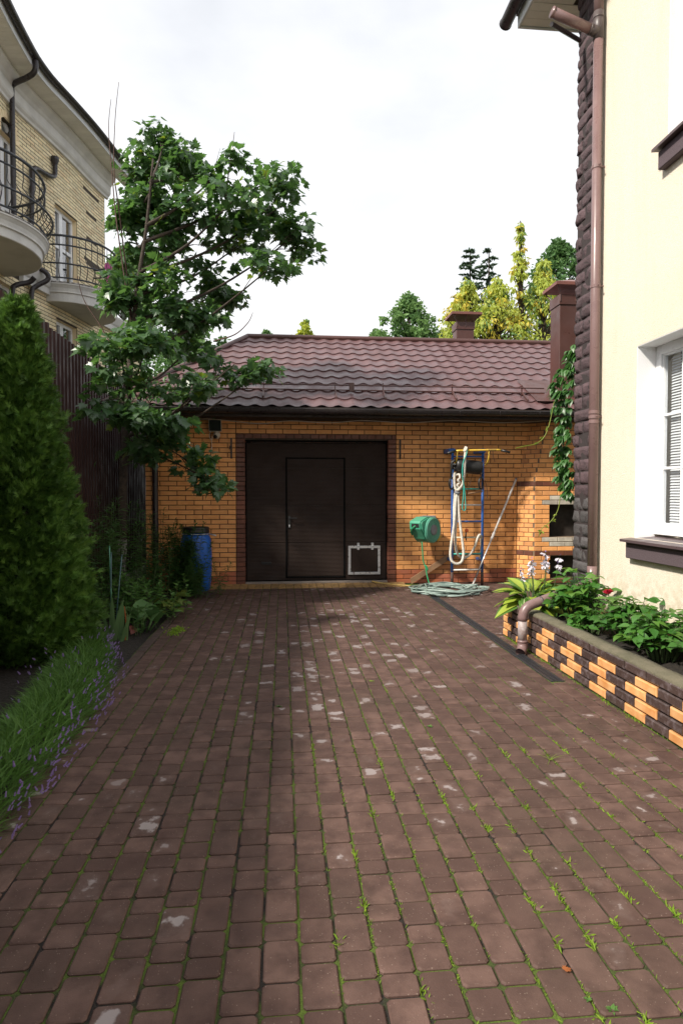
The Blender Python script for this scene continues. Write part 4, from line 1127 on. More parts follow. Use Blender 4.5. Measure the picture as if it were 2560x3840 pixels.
# string course at balcony level
sweep('string_course', [(0.0, 5.68), (0.09, 5.68), (0.10, 5.80), (0.13, 5.83), (0.145, 5.86), (0.19, 5.96), (0.20, 5.985), (0.20, 6.02), (0.0, 6.03)], sY(13.15), SL, M['stone_trim'])
def lh_window(key, split, glass_rows=(), nm='window', sill=True):
    sa, sb, z0, z1 = ops[key]
    dep = -0.11
    fr = MB()
    def bar(s0, s1, c, d, o0=dep, o1=dep - .06):
        v = [fpos(s0, o0, c)[0], fpos(s1, o0, c)[0], fpos(s1, o0, d)[0], fpos(s0, o0, d)[0], fpos(s0, o1, c)[0], fpos(s1, o1, c)[0], fpos(s1, o1, d)[0], fpos(s0, o1, d)[0]]
        fr.add(v, [(0, 1, 2, 3), (7, 6, 5, 4), (0, 4, 5, 1), (1, 5, 6, 2), (2, 6, 7, 3), (3, 7, 4, 0)])
    w = 0.075
    bar(sa, sa + w, z0, z1); bar(sb - w, sb, z0, z1); bar(sa + w, sb - w, z1 - w, z1); bar(sa + w, sb - w, z0, z0 + w)
    for m_ in split: bar(sa + (sb - sa) * m_ - .06, sa + (sb - sa) * m_ + .06, z0 + w, z1 - w, dep + .008)
    for zz in glass_rows: bar(sa + w, sb - w, zz - .035, zz + .035, dep + .004)
    wo = fr.build(nm, M['white'], lh)
    jm = MB()
    for s_, o_ in ((sa, .004), (sb, -.004)):
        jm.add([fpos(s_ + o_, -.012, z0)[0], fpos(s_ + o_, dep - .005, z0)[0], fpos(s_ + o_, dep - .005, z1)[0], fpos(s_ + o_, -.012, z1)[0]], [(0, 1, 2, 3)])
    jm.add([fpos(sa, -.012, z1 - .004)[0], fpos(sb, -.012, z1 - .004)[0], fpos(sb, dep - .005, z1 - .004)[0], fpos(sa, dep - .005, z1 - .004)[0]], [(0, 1, 2, 3)])
    jm.build('jamb', M['cream_rust'], wo)
    gp = MB(); gp.add([fpos(sa + .03, dep - .03, z0)[0], fpos(sb - .03, dep - .03, z0)[0], fpos(sb - .03, dep - .03, z1)[0], fpos(sa + .03, dep - .03, z1)[0]], [(0, 1, 2, 3)]); gp.build('pane', M['glass_dark'], wo)
    gp = MB(); gp.add([fpos(sa - .1, -.28, z0 - .1)[0], fpos(sb + .1, -.28, z0 - .1)[0], fpos(sb + .1, -.28, z1 + .1)[0], fpos(sa - .1, -.28, z1 + .1)[0]], [(0, 1, 2, 3)]); gp.build('room_dark_sheet', M['room'], wo)
    gp = MB()
    gp.add([fpos(sa + .08, dep - .07, z0 + .1)[0], fpos(sa + (sb - sa) * .24, dep - .07, z0 + .1)[0], fpos(sa + (sb - sa) * .22, dep - .07, z1)[0], fpos(sa + .08, dep - .07, z1)[0]], [(0, 1, 2, 3)])
    gp.build('curtain', M['blind'], wo)
    return wo
lh_window('balcony_door', [0.42], (6.95,), 'balcony_door')
lh_window('low', [0.42]); lh_window('low_right', [0.45]); lh_window('low_left', []); aw = lh_window('arch', [0.5], (7.0,), 'arched_window')
am = MB()
sm_, hw_ = (ops['arch'][0] + ops['arch'][1]) / 2, (ops['arch'][1] - ops['arch'][0]) / 2
arc = [fpos(sm_ + (hw_ - .03) * math.cos(t), -.11, 8.35 + 0.31 * math.sin(t))[0] for t in np.linspace(0, math.pi, 13)]
am.tube(arc, 0.04, 6); am.build('arch_frame', M['white'], aw)
am = MB(); k = [fpos(sm_ + hw_ * math.cos(t), -.14, 8.35 + 0.31 * math.sin(t))[0] for t in np.linspace(0, math.pi, 13)]; am.add(k, [tuple(range(13))]); am.build('arch_pane', M['glass_dark'], aw)
for t in np.linspace(0.06, math.pi - 0.06, 12):      # ring of bricks over the arch
    P, an = fpos(sm_ + (hw_ + .06) * math.cos(t), .012, 8.35 + 0.36 * math.sin(t))
    rbm = MB(); v, f = brick_tpl(0.13, 0.085); mt_ = Matrix.Rotation(an, 3, 'Z') @ Matrix.Rotation(-t, 3, 'Y'); rbm.add([tuple(P + mt_ @ Vector(q)) for q in v], f); rbm.build('arch_brick', M['cream_rust'], lh)

def balcony(yc, a, b, zt, rail_h, thick):
    sc = sY(yc)
    def el(t, k=1.0, z=0.0, add=0.0):
        return fpos(sc + (a * k + add) * math.cos(t), max(-0.05, (b * k + add) * math.sin(t)), z)[0]
    T = np.linspace(0, math.pi, 33)
    prof = [(0.885, zt - thick), (0.90, zt - thick + .01), (0.91, zt - thick + .14), (0.915, zt - .22), (0.94, zt - .21), (0.94, zt - .18), (0.955, zt - .12), (0.985, zt - .07), (1.0, zt - .055), (1.0, zt - .03)]
    mb = MB(); mb.sheet([[el(t, k, z) for (k, z) in prof] for t in T])
    o = mb.build('balcony', M['stone_trim'], lh, smooth=False)
    mb = MB(); k = [el(t, .885, zt - thick) for t in T]; mb.add(k, [tuple(range(len(k)))[::-1]]); mb.build('underside', M['underside'], o)
    mb = MB(); k = [el(t, 1.0, zt) for t in T]; mb.add(k, [tuple(range(len(k)))]); mb.sheet([[el(t, 1.0, zt - .03), el(t, 1.01, zt - .02), el(t, 1.0, zt)] for t in T]); mb.build('slab_edge', M['peeling'], o)
    for nm, hh, add, r in (('top_rail', rail_h, -0.06, .024), ('upper_rail', rail_h * .80, -.06, .017), ('belly_rail', rail_h * .36, .07, .017), ('bottom_rail', .09, -.05, .017)):
        mb = MB(); mb.tube([el(t, 1, zt + hh, add) for t in np.linspace(0.02, math.pi - .02, 40)], r, 6); mb.build(nm, M['iron_blue'], o, smooth=True)
    nb = 24
    for i in range(nb):
        t = math.pi * (i + .5) / nb
        c = el(t, 1, zt, -.06); d = (el(t, 1, zt, .2) - c); d.z = 0; d.normalize()
        w = [(0, rail_h), (0, rail_h * .80), (0.005, rail_h * .68), (-.02, rail_h * .58), (.03, rail_h * .5), (.125, rail_h * .36), (.10, rail_h * .22), (.0, .09)]
        mb = MB(); mb.tube(smooth_path([c + d * x + Vector((0, 0, z)) for x, z in w], 2), 0.0075, 4); mb.build('baluster', M['iron'], o)
    return o
balcony(15.0, 1.12, 1.03, 5.95, 0.98, 0.40)
balcony(11.45, 1.34, 1.15, 5.96, 0.98, 0.37)
# rainwater pipes of the brick house
def lpipe(pts, r=0.05):
    mb = MB(); mb.tube(smooth_path(pts, 5), r, 10); mb.build('downpipe', M['black_gutter'], lh, smooth=True)
F_ = lambda y, o, z: fpos(sY(y), o, z)[0]
lpipe([F_(12.55, .68, 9.62), F_(12.57, .66, 9.42), F_(12.62, .52, 9.33), F_(12.80, .14, 9.30), F_(12.86, .08, 9.2), F_(12.86, .08, 8.9), F_(12.86, .08, 7.4), F_(12.86, .08, 6.0)])
lpipe([F_(14.28, .07, 8.55), F_(14.28, .07, 8.40), F_(14.22, .08, 8.28), F_(14.0, .08, 8.19), F_(13.65, .08, 8.14), F_(13.52, .08, 8.05), F_(13.50, .08, 7.85), F_(13.46, .08, 7), F_(13.44, .08, 6.3), F_(13.46, .12, 6.12), F_(13.60, .30, 5.98), F_(13.62, .30, 5.85), F_(13.48, .14, 5.68), F_(13.42, .08, 5.5), F_(13.42, .08, 4.8), F_(13.42, .08, 4.0)])
lpipe([F_(13.0, .40, 5.70), F_(12.98, .30, 5.60), F_(12.80, .12, 5.48), F_(12.76, .08, 5.3), F_(12.76, .08, 4.5), F_(12.76, .08, 3.6)])
fn = MB(); P0, a0 = fpos(sY(14.28), .07, 8.55); fn.lathe([(.05, 0), (.085, .10), (.085, .16), (.07, .16)], P0, (0, 0, 1), 10); fn.build('pipe_hopper', M['black_gutter'], lh)
# pink cloth drying on the balcony rail
pk = MB(); c0 = fpos(sY(15.55), 0.62, 6.80)[0]
rows = []
for i in range(9):
    zz = 6.92 - i * 0.06; wd = 0.035 + 0.05 * abs(math.sin(i * 0.9))
    rows.append([(c0.x + dx * wd, c0.y + dx * wd * .4 + 0.02 * math.sin(i + dx * 3), zz) for dx in (-1, -.3, .4, 1)])
pk.sheet(rows); tag(pk.build('cloth', M['pink'], smooth=True), 'pink cloth hanging over the iron balcony rail of the brick house', 'cloth')

# ------------------------------------------------------------------ things at the garage wall
# blue barrel
ba = thing('barrel', (-1.30, 9.58, 0), 'blue plastic barrel with black rim against the brick wall', 'barrel')
mb = MB(); mb.lathe([(0.19, 0.0), (0.205, 0.02), (0.222, 0.15), (0.232, 0.35), (0.236, 0.5), (0.230, 0.68), (0.215, 0.79), (0.195, 0.835), (0.188, 0.85), (0.188, 0.875)], (-1.30, 9.58, 0.0), n=32); mb.build('body', M['barrel'], ba, smooth=True)
mb = MB(); mb.lathe([(0.196, 0.865), (0.200, 0.87), (0.200, 0.905), (0.193, 0.915), (0.197, 0.92), (0.197, 0.945), (0.185, 0.955), (0.17, 0.955), (0.165, 0.90)], (-1.30, 9.58, 0), n=32); mb.build('lid', M['black'], ba, smooth=True)
mb = MB(); mb.tube([(-1.30 + .205 * math.cos(t), 9.58 + .205 * math.sin(t), 0.852) for t in np.linspace(0, 2 * math.pi, 32, endpoint=False)], 0.008, 6, closed=True)
mb.tube([(-1.10, 9.52, 0.852), (-1.06, 9.46, 0.848), (-0.985, 9.42, 0.835)], 0.010, 6); mb.build('clamp_ring', M['alu'], ba, smooth=True)

# solar panel and security camera
sc_ = thing('security_camera', (-1.03, 9.9, 2.3), 'small dome security camera under a black solar panel on the garage wall', 'camera')
mb = MB(); mb.prism([(-.097, 0), (.097, 0), (.097, .012), (-.097, .012)], (-1.033, 9.86, 2.415), (1, 0, 0), (0, 1, 0.22), (0, -0.05, 0.235)); mb.build('panel_frame', M['cam_white'], sc_)
mb = MB(); mb.prism([(-.089, 0), (.089, 0), (.089, .004), (-.089, .004)], (-1.033, 9.854, 2.423), (1, 0, 0), (0, 1, 0.22), (0, -0.046, 0.218)); mb.build('solar_panel', M['solar'], sc_)
mb = MB(); mb.tube([(-1.03, 9.87, 2.52), (-1.03, 9.975, 2.50)], .012, 8); mb.build('arm', M['cam_white'], sc_)
mb = MB(); mb.lathe([(0.03, 0.075), (0.045, 0.06), (0.052, 0.03), (0.05, 0.0), (0.035, -.03), (0.012, -.045)], (-1.015, 9.89, 2.345), (0.2, -0.5, 0.8), n=18); mb.build('dome', M['cam_white'], sc_, smooth=True)
mb = MB(); mb.lathe([(0.030, 0), (0.030, 0.012), (0.018, 0.02)], (-1.028, 9.845, 2.335), (-0.35, -0.9, -0.15), n=14); mb.build('lens', M['black'], sc_, smooth=True)
mb = MB(); mb.tube(smooth_path([(-1.10, 9.86, 2.42), (-1.125, 9.87, 2.34), (-1.09, 9.88, 2.29), (-1.075, 9.87, 2.35)], 5), .005, 5); mb.tube(smooth_path([(-1.095, 9.88, 2.30), (-1.088, 9.88, 2.22), (-1.09, 9.88, 2.17)], 4), .0045, 5); mb.lathe([(.009, 0), (.009, .04)], (-1.09, 9.88, 2.14), n=8); mb.build('wire', M['cam_white'], sc_)

# hose reel
hr = thing('hose_reel', (2.30, 9.75, 0.66), 'green wall mounted hose reel with grey hub on the brick wall', 'hose reel')
ax = Vector((0.66, -0.75, 0)).normalized(); ex = Vector((-0.75, -0.66, 0)).normalized(); C = Vector((2.27, 9.74, 0.885))
poly = [(0.205 * math.cos(t), 0.205 * math.sin(t)) for t in np.linspace(math.radians(-165), math.radians(-30), 12)]
poly += [(0.235, -0.03), (0.275, 0.02), (0.285, 0.115), (0.27, 0.145), (0.10, 0.205)]
poly += [(0.205 * math.cos(t), 0.205 * math.sin(t)) for t in np.linspace(math.radians(80), math.radians(180), 9)]
mb = MB(); mb.prism(poly, C - ax * 0.13, ex, (0, 0, 1), ax * 0.20); mb.prism([(p[0] * .93, p[1] * .93) for p in poly], C + ax * 0.07, ex, (0, 0, 1), ax * 0.02)
body = mb.build('body', M['green_plastic'], hr)
mb = MB()
prof = [(0.200, 0.0), (0.203, 0.03)]
for r in (0.19, 0.165, 0.14, 0.115): prof += [(r, 0.040), (r - .006, 0.048), (r - .018, 0.048), (r - .024, 0.040)]
prof += [(0.085, 0.042)]
mb.lathe(prof, C + ax * 0.085, ax, 36); mb.build('cover', M['green_pale'], hr, smooth=False)
mb = MB(); mb.lathe([(0.085, 0.0), (0.083, 0.012), (0.06, 0.02), (0.0, 0.02)], C + ax * 0.125, ax, 28); mb.build('hub', M['grey_plastic'], hr, smooth=True)
mb = MB(); o = C + ex * 0.2862 + Vector((0, 0, 0.085)); mb.box(0, 0, 0, 0, 0, 0)
mb = MB(); mb.prism([(-.09, -.028), (.05, -.028), (.05, .028), (-.09, .028)], C + ex * 0.279 + Vector((0, 0, 0.075)), ax, (0, 0, 1), ex * 0.008); mb.build('hose_slot', M['black'], hr)
mb = MB(); mb.tube([C - ax * .13 + Vector((0, 0, .21)), C - ax * .13 + Vector((0, 0, -.21))], .018, 6); mb.bbox(2.24, 2.46, 9.93, 9.978, 0.76, 1.10, .004); mb.build('bracket', M['grey_plastic'], hr)
mb = MB(); mb.tube(smooth_path([C + ex * .28 + ax * -.02 + Vector((0, 0, .07)), C + ex * .30 + ax * -.05 + Vector((0, 0, .04)), C + ex * .26 + ax * -.12 + Vector((0, 0, -.02)), C + ex * .20 + ax * -.14 + Vector((0, 0, -.08))], 5), .012, 7); mb.build('hose_end', M['green_hose'], hr)
mb = MB(); q0 = C - ex * .19 + ax * .05
mb.tube([q0 + Vector((.02, -.02, .02)), q0 + Vector((.03, -.03, -.07))], .017, 8); g1 = mb.build('nozzle_grip', M['black'], hr)
mb = MB(); mb.tube([q0 + Vector((.03, -.03, -.07)), q0 + Vector((.035, -.035, -.13)), q0 + Vector((.005, -.04, -.19))], [.019, .022, .013], 8); mb.tube([q0 + Vector((.035, -.035, -.12)), q0 + Vector((.07, -.045, -.11))], .012, 6); mb.build('nozzle', M['yellow'], hr)
# green hose hanging from the reel down to the coil
mb = MB(); mb.tube(smooth_path([(2.17, 9.66, 0.70), (2.18, 9.65, 0.55), (2.195, 9.66, 0.40), (2.235, 9.66, 0.28), (2.255, 9.64, 0.15), (2.285, 9.60, 0.04), (2.33, 9.50, 0.02)], 6), .0105, 8)
mb.tube(smooth_path([(2.215, 9.66, 0.33), (2.265, 9.65, 0.25), (2.245, 9.65, 0.31), (2.22, 9.66, 0.33)], 5), .0105, 8)
tag(mb.build('hose', M['green_hose'], smooth=True), 'thin green hose hanging from the reel down to the paving', 'hose')
# coil of grey hose on the paving
mb = MB(); pts = []
for i in range(17 * 20):
    t = i / 20 * 2 * math.pi
    lp = i / 20
    rx = 0.49 + 0.10 * math.sin(lp * 1.7) - 0.13 * (0.5 + 0.5 * math.sin(lp * 3.9 + 1)); ry = 0.46 + 0.11 * math.sin(lp * 2.3 + 2) - 0.10 * (0.5 + 0.5 * math.cos(lp * 2.9))
    ca = 0.9 * math.sin(lp * .8)
    x, y = rx * math.cos(t), ry * math.sin(t)
    x += 0.07 * math.sin(t * 2.37 + lp); y += 0.05 * math.cos(t * 3.1 + lp)
    pts.append((2.43 + 0.06 * math.sin(lp * 2.1) + x * math.cos(ca * .3) - y * math.sin(ca * .3), 9.12 + 0.06 * math.cos(lp * 1.3) + y * math.cos(ca * .3) + x * math.sin(ca * .3), 0.014 + 0.062 * (0.5 + 0.5 * math.sin(t * 0.93 + lp * 2.2)) * (0.3 + lp / 22)))
mb.tube(smooth_path(pts, 2), .0115, 7); tag(mb.build('coiled_hose', M['grey_hose'], smooth=True), 'tangled coil of grey green garden hose lying on the paving', 'hose')
mb = MB(); mb.tube(smooth_path([(1.42, 9.93, 0.05), (1.52, 9.90, 0.03), (1.68, 9.82, 0.016), (1.85, 9.70, 0.014), (2.02, 9.55, 0.014), (2.12, 9.45, 0.03)], 6), .0125, 8)
tag(mb.build('hose', M['yellow_hose'], smooth=True), 'short length of yellow hose lying along the threshold', 'hose')
# plank
mb = MB(); a, b = Vector((2.06, 9.905, 0.0)), Vector((2.80, 9.93, 0.455)); d = (b - a).normalized(); up = Vector((-d.z, 0, d.x))
mb.prism([(0, 0), ((b - a).length, 0), ((b - a).length, .085), (0.03, .085)], a, d, up, (0, 0.028, 0)); tag(mb.build('plank', M['plank']), 'bare wooden plank leaning on the brick wall behind the hose', 'plank')
# telescopic pole
tp = thing('telescopic_pole', (2.97, 9.62, 0), 'long white telescopic pole leaning across the brick wall beside the oven', 'pole')
a, b = Vector((2.965, 9.60, 0.0)), Vector((3.80, 9.955, 1.70)); L_ = b - a
mb = MB(); mb.tube([a + L_ * .42, b], .017, 10); mb.build('outer_tube', M['white_paint'], tp, smooth=True)
mb = MB(); mb.tube([a + L_ * .06, a + L_ * .45], .012, 10); mb.build('inner_tube', M['alu'], tp, smooth=True)
mb = MB(); mb.tube([a, a + L_ * .07], .015, 10); mb.build('tip', M['white_paint'], tp, smooth=True)
mb = MB(); mb.tube([a + L_ * .425, a + L_ * .44, a + L_ * .455, a + L_ * .47, a + L_ * .49], [.016, .024, .019, .025, .019], 10); mb.build('lock_collar', M['white_paint'], tp, smooth=True)
mb = MB(); mb.tube([b - L_ * .012, b + L_ * .005], .0175, 10); mb.build('end_cap', M['grey_plastic'], tp)

# climbing bars
wb = thing('climbing_bars', (2.98, 9.72, 0), 'blue wall ladder with coloured rungs and yellow pull up bar on the brick wall', 'exercise ladder')
YL, XL, XR = 9.70, 2.665, 3.155
for x, nm in ((XL, 'upright'), (XR, 'upright')):
    mb = MB(); mb.tube([(x, YL, 0.20), (x, YL, 2.17)], .021, 12); u_ = mb.build(nm, M['blue'], wb, smooth=True)
    mb = MB(); mb.tube([(x, YL, 0.0), (x, YL, 0.21)], .0225, 12); mb.build('foot', M['rust'], u_, smooth=True)
    mb = MB(); mb.bbox(x - .07, x + .035, YL - .03, YL + .28, 2.10, 2.165, .004); mb.build('wall_bracket', M['blue'], u_)
    mb = MB(); mb.bbox(x - .02, x + .02, YL, YL + .28, 0.38, 0.42, .004); mb.build('wall_bracket', M['blue'], u_)
for z, c in zip([2.04, 1.78, 1.53, 1.275, 1.015, 0.76, 0.50, 0.245], ['blue', 'cream_paint', 'teal', 'white_paint', 'blue', 'cream_paint', 'teal', 'white_paint']):
    mb = MB(); mb.tube([(XL + .01, YL, z), (XR - .01, YL, z)], .0135, 10); r_ = mb.build('rung', M[c], wb, smooth=True)
    mb = MB()
    for e in (XL, XR): mb.lathe([(.007, 0), (.007, .008)], (e, YL - .02, z), (0, -1, 0), 8)
    mb.build('bolt', M['rust'], r_)
YBAR = 9.50
for x in (XL + .02, XR + .035):
    mb = MB(); mb.tube(smooth_path([(x, YBAR, 2.13), (x, YBAR + .02, 2.02), (x, YBAR + .07, 1.95), (x, YBAR + .16, 1.915), (x, YL, 1.91)], 5), .014, 8); mb.build('bar_support', M['yellow'], wb, smooth=True)
bar = [(2.52, YBAR - .04, 2.075), (2.66, YBAR, 2.115), (2.72, YBAR, 2.12), (3.30, YBAR, 2.135), (3.38, YBAR, 2.13), (3.51, YBAR - .04, 2.095)]
mb = MB(); mb.tube(bar[1:5], .0165, 10); pb = mb.build('pull_up_bar', M['yellow'], wb, smooth=True)
mb = MB(); mb.tube(bar[:2], .019, 10); mb.build('grip', M['black'], pb, smooth=True)
mb = MB(); mb.tube(bar[4:], .019, 10); mb.build('grip', M['black'], pb, smooth=True)
# string wound on the bar
mb = MB(); mb.tube([(3.17 + .0022 * i, YBAR + .020 * math.cos(i * .9), 2.132 + .020 * math.sin(i * .9)) for i in range(60)], .0035, 4)
mb.tube(smooth_path([(3.20, YBAR - .02, 2.12), (3.14, YBAR - .02, 2.0), (3.08, YBAR, 1.9), (3.12, YBAR, 1.86)], 5), .003, 4); mb.tube(smooth_path([(3.24, YBAR - .02, 2.12), (3.25, YBAR - .02, 2.02), (3.28, YBAR, 1.95)], 5), .004, 4)
tag(mb.build('string', M['rust'], smooth=True), 'dark string wound round the yellow pull up bar', 'string')
# gym rings
for x, y, lab in ((2.625, 9.60, 'black ring hanging at the left upright of the climbing bars'), (3.09, 9.58, 'black ring hanging near the right upright of the climbing bars')):
    mb = MB(); mb.tube([(x + .045 * math.cos(t), y + .03 * math.cos(t), 1.615 + .088 * math.sin(t)) for t in np.linspace(0, 2 * math.pi, 24, endpoint=False)], .014, 8, closed=True)
    mb.tube([(x, y, 1.70), (x, y + .05, 1.78)], .006, 5)
    tag(mb.build('gym_ring', M['black'], smooth=True), lab, 'ring', 'rings on the climbing bars')
# punch bag
pg = thing('punch_bag', (2.86, 9.62, 1.80), 'black vinyl punch bag lying across the top of the climbing bars', 'punch bag')
mb = MB(); P0, P1 = Vector((2.68, 9.60, 1.905)), Vector((3.10, 9.60, 1.855))
mb.tube([P0, P0 + (P1 - P0) * .02, P0 + (P1 - P0) * .1, P0 + (P1 - P0) * .9, P0 + (P1 - P0) * .98, P1], [.07, .095, .105, .108, .100, .07], 20); mb.build('bag', M['vinyl'], pg, smooth=True)
mb = MB()
for i in range(6):
    t = i / 6 * 6.28; mb.tube(smooth_path([P0 + Vector((-.005, .08 * math.cos(t), .08 * math.sin(t))), P0 + Vector((-.05, .04 * math.cos(t + .4), .04 * math.sin(t + .4) + .01)), P0 + Vector((-.06, .01, -.08 - .02 * i))], 4), .016, 5)
mb.build('straps', M['vinyl'], pg, smooth=True)

def twisted(path, Rr, pitch=0.075, n=6):
    P = smooth_path(path, 10)
    L = [0]
    for a, b in zip(P, P[1:]): L.append(L[-1] + (b - a).length)
    tot = L[-1]; K = int(tot / pitch * 7)
    mb = MB()
    S = np.linspace(0, tot, K)
    X = [Vector([float(np.interp(s, L, [p[c] for p in P])) for c in range(3)]) for s in S]
    fr = []; up = Vector((0, -1, 0))
    for i in range(K):
        t = (X[min(K - 1, i + 1)] - X[max(0, i - 1)]).normalized(); sd = t.cross(up)
        if sd.length < 1e-4: sd = t.cross(Vector((1, 0, 0)))
        sd.normalize(); up = sd.cross(t).normalized(); fr.append((sd, up.copy()))
    for k in range(3):
        mb.tube([x + (f[0] * math.cos(2 * math.pi * (s / pitch + k / 3)) + f[1] * math.sin(2 * math.pi * (s / pitch + k / 3))) * Rr * .52 for x, f, s in zip(X, fr, S)], Rr * .56, n)
    return mb
def zx(x, z, Y=9.60):
    """point on the plane of the climbing bars from detail measurements"""
    return pt(1450 + x / 2.24, 1600 + z / 2.24, Y)
cr = thing('climbing_rope', (2.8, 9.6, 0.4), 'thick white twisted climbing rope looped over the blue climbing bars', 'rope')
twisted([zx(662, 190, 9.47), zx(655, 240, 9.46), zx(652, 330, 9.45), zx(646, 420, 9.46), zx(636, 480, 9.48), zx(612, 520, 9.52), zx(585, 535, 9.54), zx(570, 500, 9.56), zx(566, 440, 9.58), zx(568, 390, 9.60)], .021).build('hanging_end', M['rope'], cr, smooth=True)
twisted([zx(655, 175, 9.50), zx(668, 178, 9.46), zx(662, 200, 9.45), zx(648, 205, 9.47), zx(655, 180, 9.48)], .018).build('knot', M['rope'], cr, smooth=True)
twisted([zx(580, 410, 9.6), zx(605, 400, 9.55), zx(612, 430, 9.53), zx(595, 450, 9.52), zx(612, 470, 9.53), zx(590, 490, 9.54), zx(608, 520, 9.54), zx(585, 530, 9.55)], .017).build('knot', M['rope'], cr, smooth=True)
twisted([zx(588, 555, 9.56), zx(576, 640, 9.52), zx(570, 760, 9.50), zx(556, 880, 9.49), zx(538, 1000, 9.48), zx(533, 1080, 9.48), zx(546, 1130, 9.47), zx(585, 1152, 9.46), zx(625, 1135, 9.47), zx(642, 1080, 9.48), zx(638, 1000, 9.49), zx(622, 880, 9.50), zx(608, 760, 9.51), zx(600, 640, 9.53), zx(592, 555, 9.56)], .021).build('loop', M['rope'], cr, smooth=True)
twisted([zx(596, 560, 9.58), zx(592, 700, 9.55), zx(580, 820, 9.54), zx(572, 930, 9.54), zx(578, 1010, 9.55), zx(590, 1060, 9.58), zx(615, 1095, 9.63), zx(655, 1100, 9.66), zx(700, 1070, 9.66), zx(735, 1010, 9.66), zx(760, 940, 9.65), zx(776, 908, 9.65), zx(790, 925, 9.68), zx(792, 1000, 9.74), zx(786, 1110, 9.75)], .019).build('loop', M['rope'], cr, smooth=True)
twisted([zx(570, 560, 9.60), zx(562, 700, 9.59), zx(565, 850, 9.58), zx(578, 960, 9.57)], .018).build('loop', M['rope'], cr, smooth=True)
mb = MB(); mb.tube([zx(570, 545, 9.55), zx(590, 560, 9.53), zx(612, 552, 9.55)], .022, 8); mb.build('binding', M['grey_plastic'], cr, smooth=True)
# teal skipping rope
mb = MB(); mb.tube(smooth_path([zx(672, 185, 9.45), zx(668, 230, 9.44), zx(640, 300, 9.43), zx(632, 400, 9.43), zx(650, 520, 9.45), zx(658, 620, 9.45), zx(660, 690, 9.45), zx(645, 704, 9.45), zx(632, 680, 9.45), zx(640, 600, 9.45), zx(646, 500, 9.45)], 6), .008, 7)
mb.tube(smooth_path([zx(675, 190, 9.47), zx(660, 260, 9.45), zx(645, 340, 9.44), zx(640, 410, 9.44)], 5), .007, 6)
tag(mb.build('skipping_rope', M['teal'], smooth=True), 'thin teal skipping rope looped from the yellow bar', 'rope')
# wooden trapeze bar hanging askew
tz = thing('trapeze_bar', (3.0, 9.62, 1.4), 'small wooden trapeze bar hanging on thin cords between the uprights', 'trapeze')
mb = MB(); mb.tube([zx(678, 562, 9.60), zx(800, 545, 9.62)], .010, 8); mb.build('bar', M['plank'], tz, smooth=True)
mb = MB(); mb.tube(smooth_path([zx(678, 562, 9.60), zx(690, 500, 9.60), zx(715, 410, 9.6), zx(725, 385, 9.62)], 4), .003, 4); mb.tube(smooth_path([zx(840, 600, 9.62), zx(842, 540, 9.62), zx(830, 480, 9.62), zx(822, 450, 9.62)], 4), .004, 4); mb.build('cord', M['rust'], tz)
# orange capped tool standing on a rung
ft = thing('orange_tool', (2.86, 9.66, 0.72), 'small tool with round orange head hooked on a lower rung', 'tool')
mb = MB(); mb.lathe([(.028, 0), (.030, .01), (.028, .025), (.01, .028)], zx(666, 873, 9.66), (0.1, -1, 0.15), 16); mb.build('head', M['orange_cap'], ft, smooth=True)
mb = MB(); mb.tube([zx(664, 885, 9.67), zx(660, 935, 9.67)], .012, 8); mb.tube([zx(660, 935, 9.67), zx(664, 955, 9.67)], .007, 8); mb.build('handle', M['black'], ft, smooth=True)

# teal garden stakes
def stake(a, b, mat, lab):
    mb = MB(); mb.tube([a, b], .0065, 7); mb.tube([Vector(b) - (Vector(b) - Vector(a)) * .012, b], .0085, 7)
    tag(mb.build('garden_stake', mat, smooth=True), lab, 'stake', 'garden stakes in the flower bed')
stake((-1.74, 6.50, -0.02), pt(418, 2072, 6.5), M['stake'], 'upright blue garden stake between the iris and the conifer')
stake((-1.70, 6.44, -0.02), pt(411, 2047, 6.55), M['stake_green'], 'green garden stake leaning left above the iris')
stake((-1.715, 6.56, -0.02), pt(458, 2080, 6.6), M['stake'], 'blue garden stake leaning right in front of the tree trunk')

# ------------------------------------------------------------------ leaves
def fan(outline, c, bend=0.0, fold=0.0):
    v = [(c[0], c[1], 0)] + [(x, y, 0) for x, y in outline]
    v = [(x, y, -bend * y * y + fold * abs(x)) for x, y, _ in v]
    n = len(outline)
    return np.array(v, float), [(0, i + 1, (i + 1) % n + 1) for i in range(n)]
_h = [(0.02, 0.0), (0.20, -0.07), (0.47, 0.0), (0.37, 0.12), (0.63, 0.30), (0.43, 0.36), (0.50, 0.60), (0.25, 0.49), (0.27, 0.68), (0.15, 0.70)]
MAPLE = fan(_h + [(0, 1.0)] + [(-x, y) for x, y in _h[::-1]], (0, 0.30), 0.18, 0.16)
def blade_tpl(prof, bend=0.3, fold=0.2, wave=0.0):
    """leaf from half widths along its length, a ridge down the middle"""
    v, f = [], []
    n = len(prof)
    for i, w in enumerate(prof):
        t = i / (n - 1); z = -bend * t * t
        v += [(-w, t, z + fold * w + wave * (i % 2)), (0, t, z), (w, t, z + fold * w - wave * (i % 2))]
    for i in range(n - 1):
        a = i * 3
        f += [(a, a + 1, a + 4, a + 3), (a + 1, a + 2, a + 5, a + 4)]
    return np.array(v, float), f
OVATE = blade_tpl([0.02, 0.21, 0.28, 0.22, 0.10, 0.0], 0.25, 0.25)
LANCE = blade_tpl([0.02, 0.075, 0.09, 0.06, 0.0], 0.45, 0.3)
BROAD = blade_tpl([0.05, 0.26, 0.36, 0.38, 0.30, 0.0], 0.3, 0.22, 0.02)
GRASS = blade_tpl([0.022, 0.018, 0.012, 0.0], 0.35, 0.0)
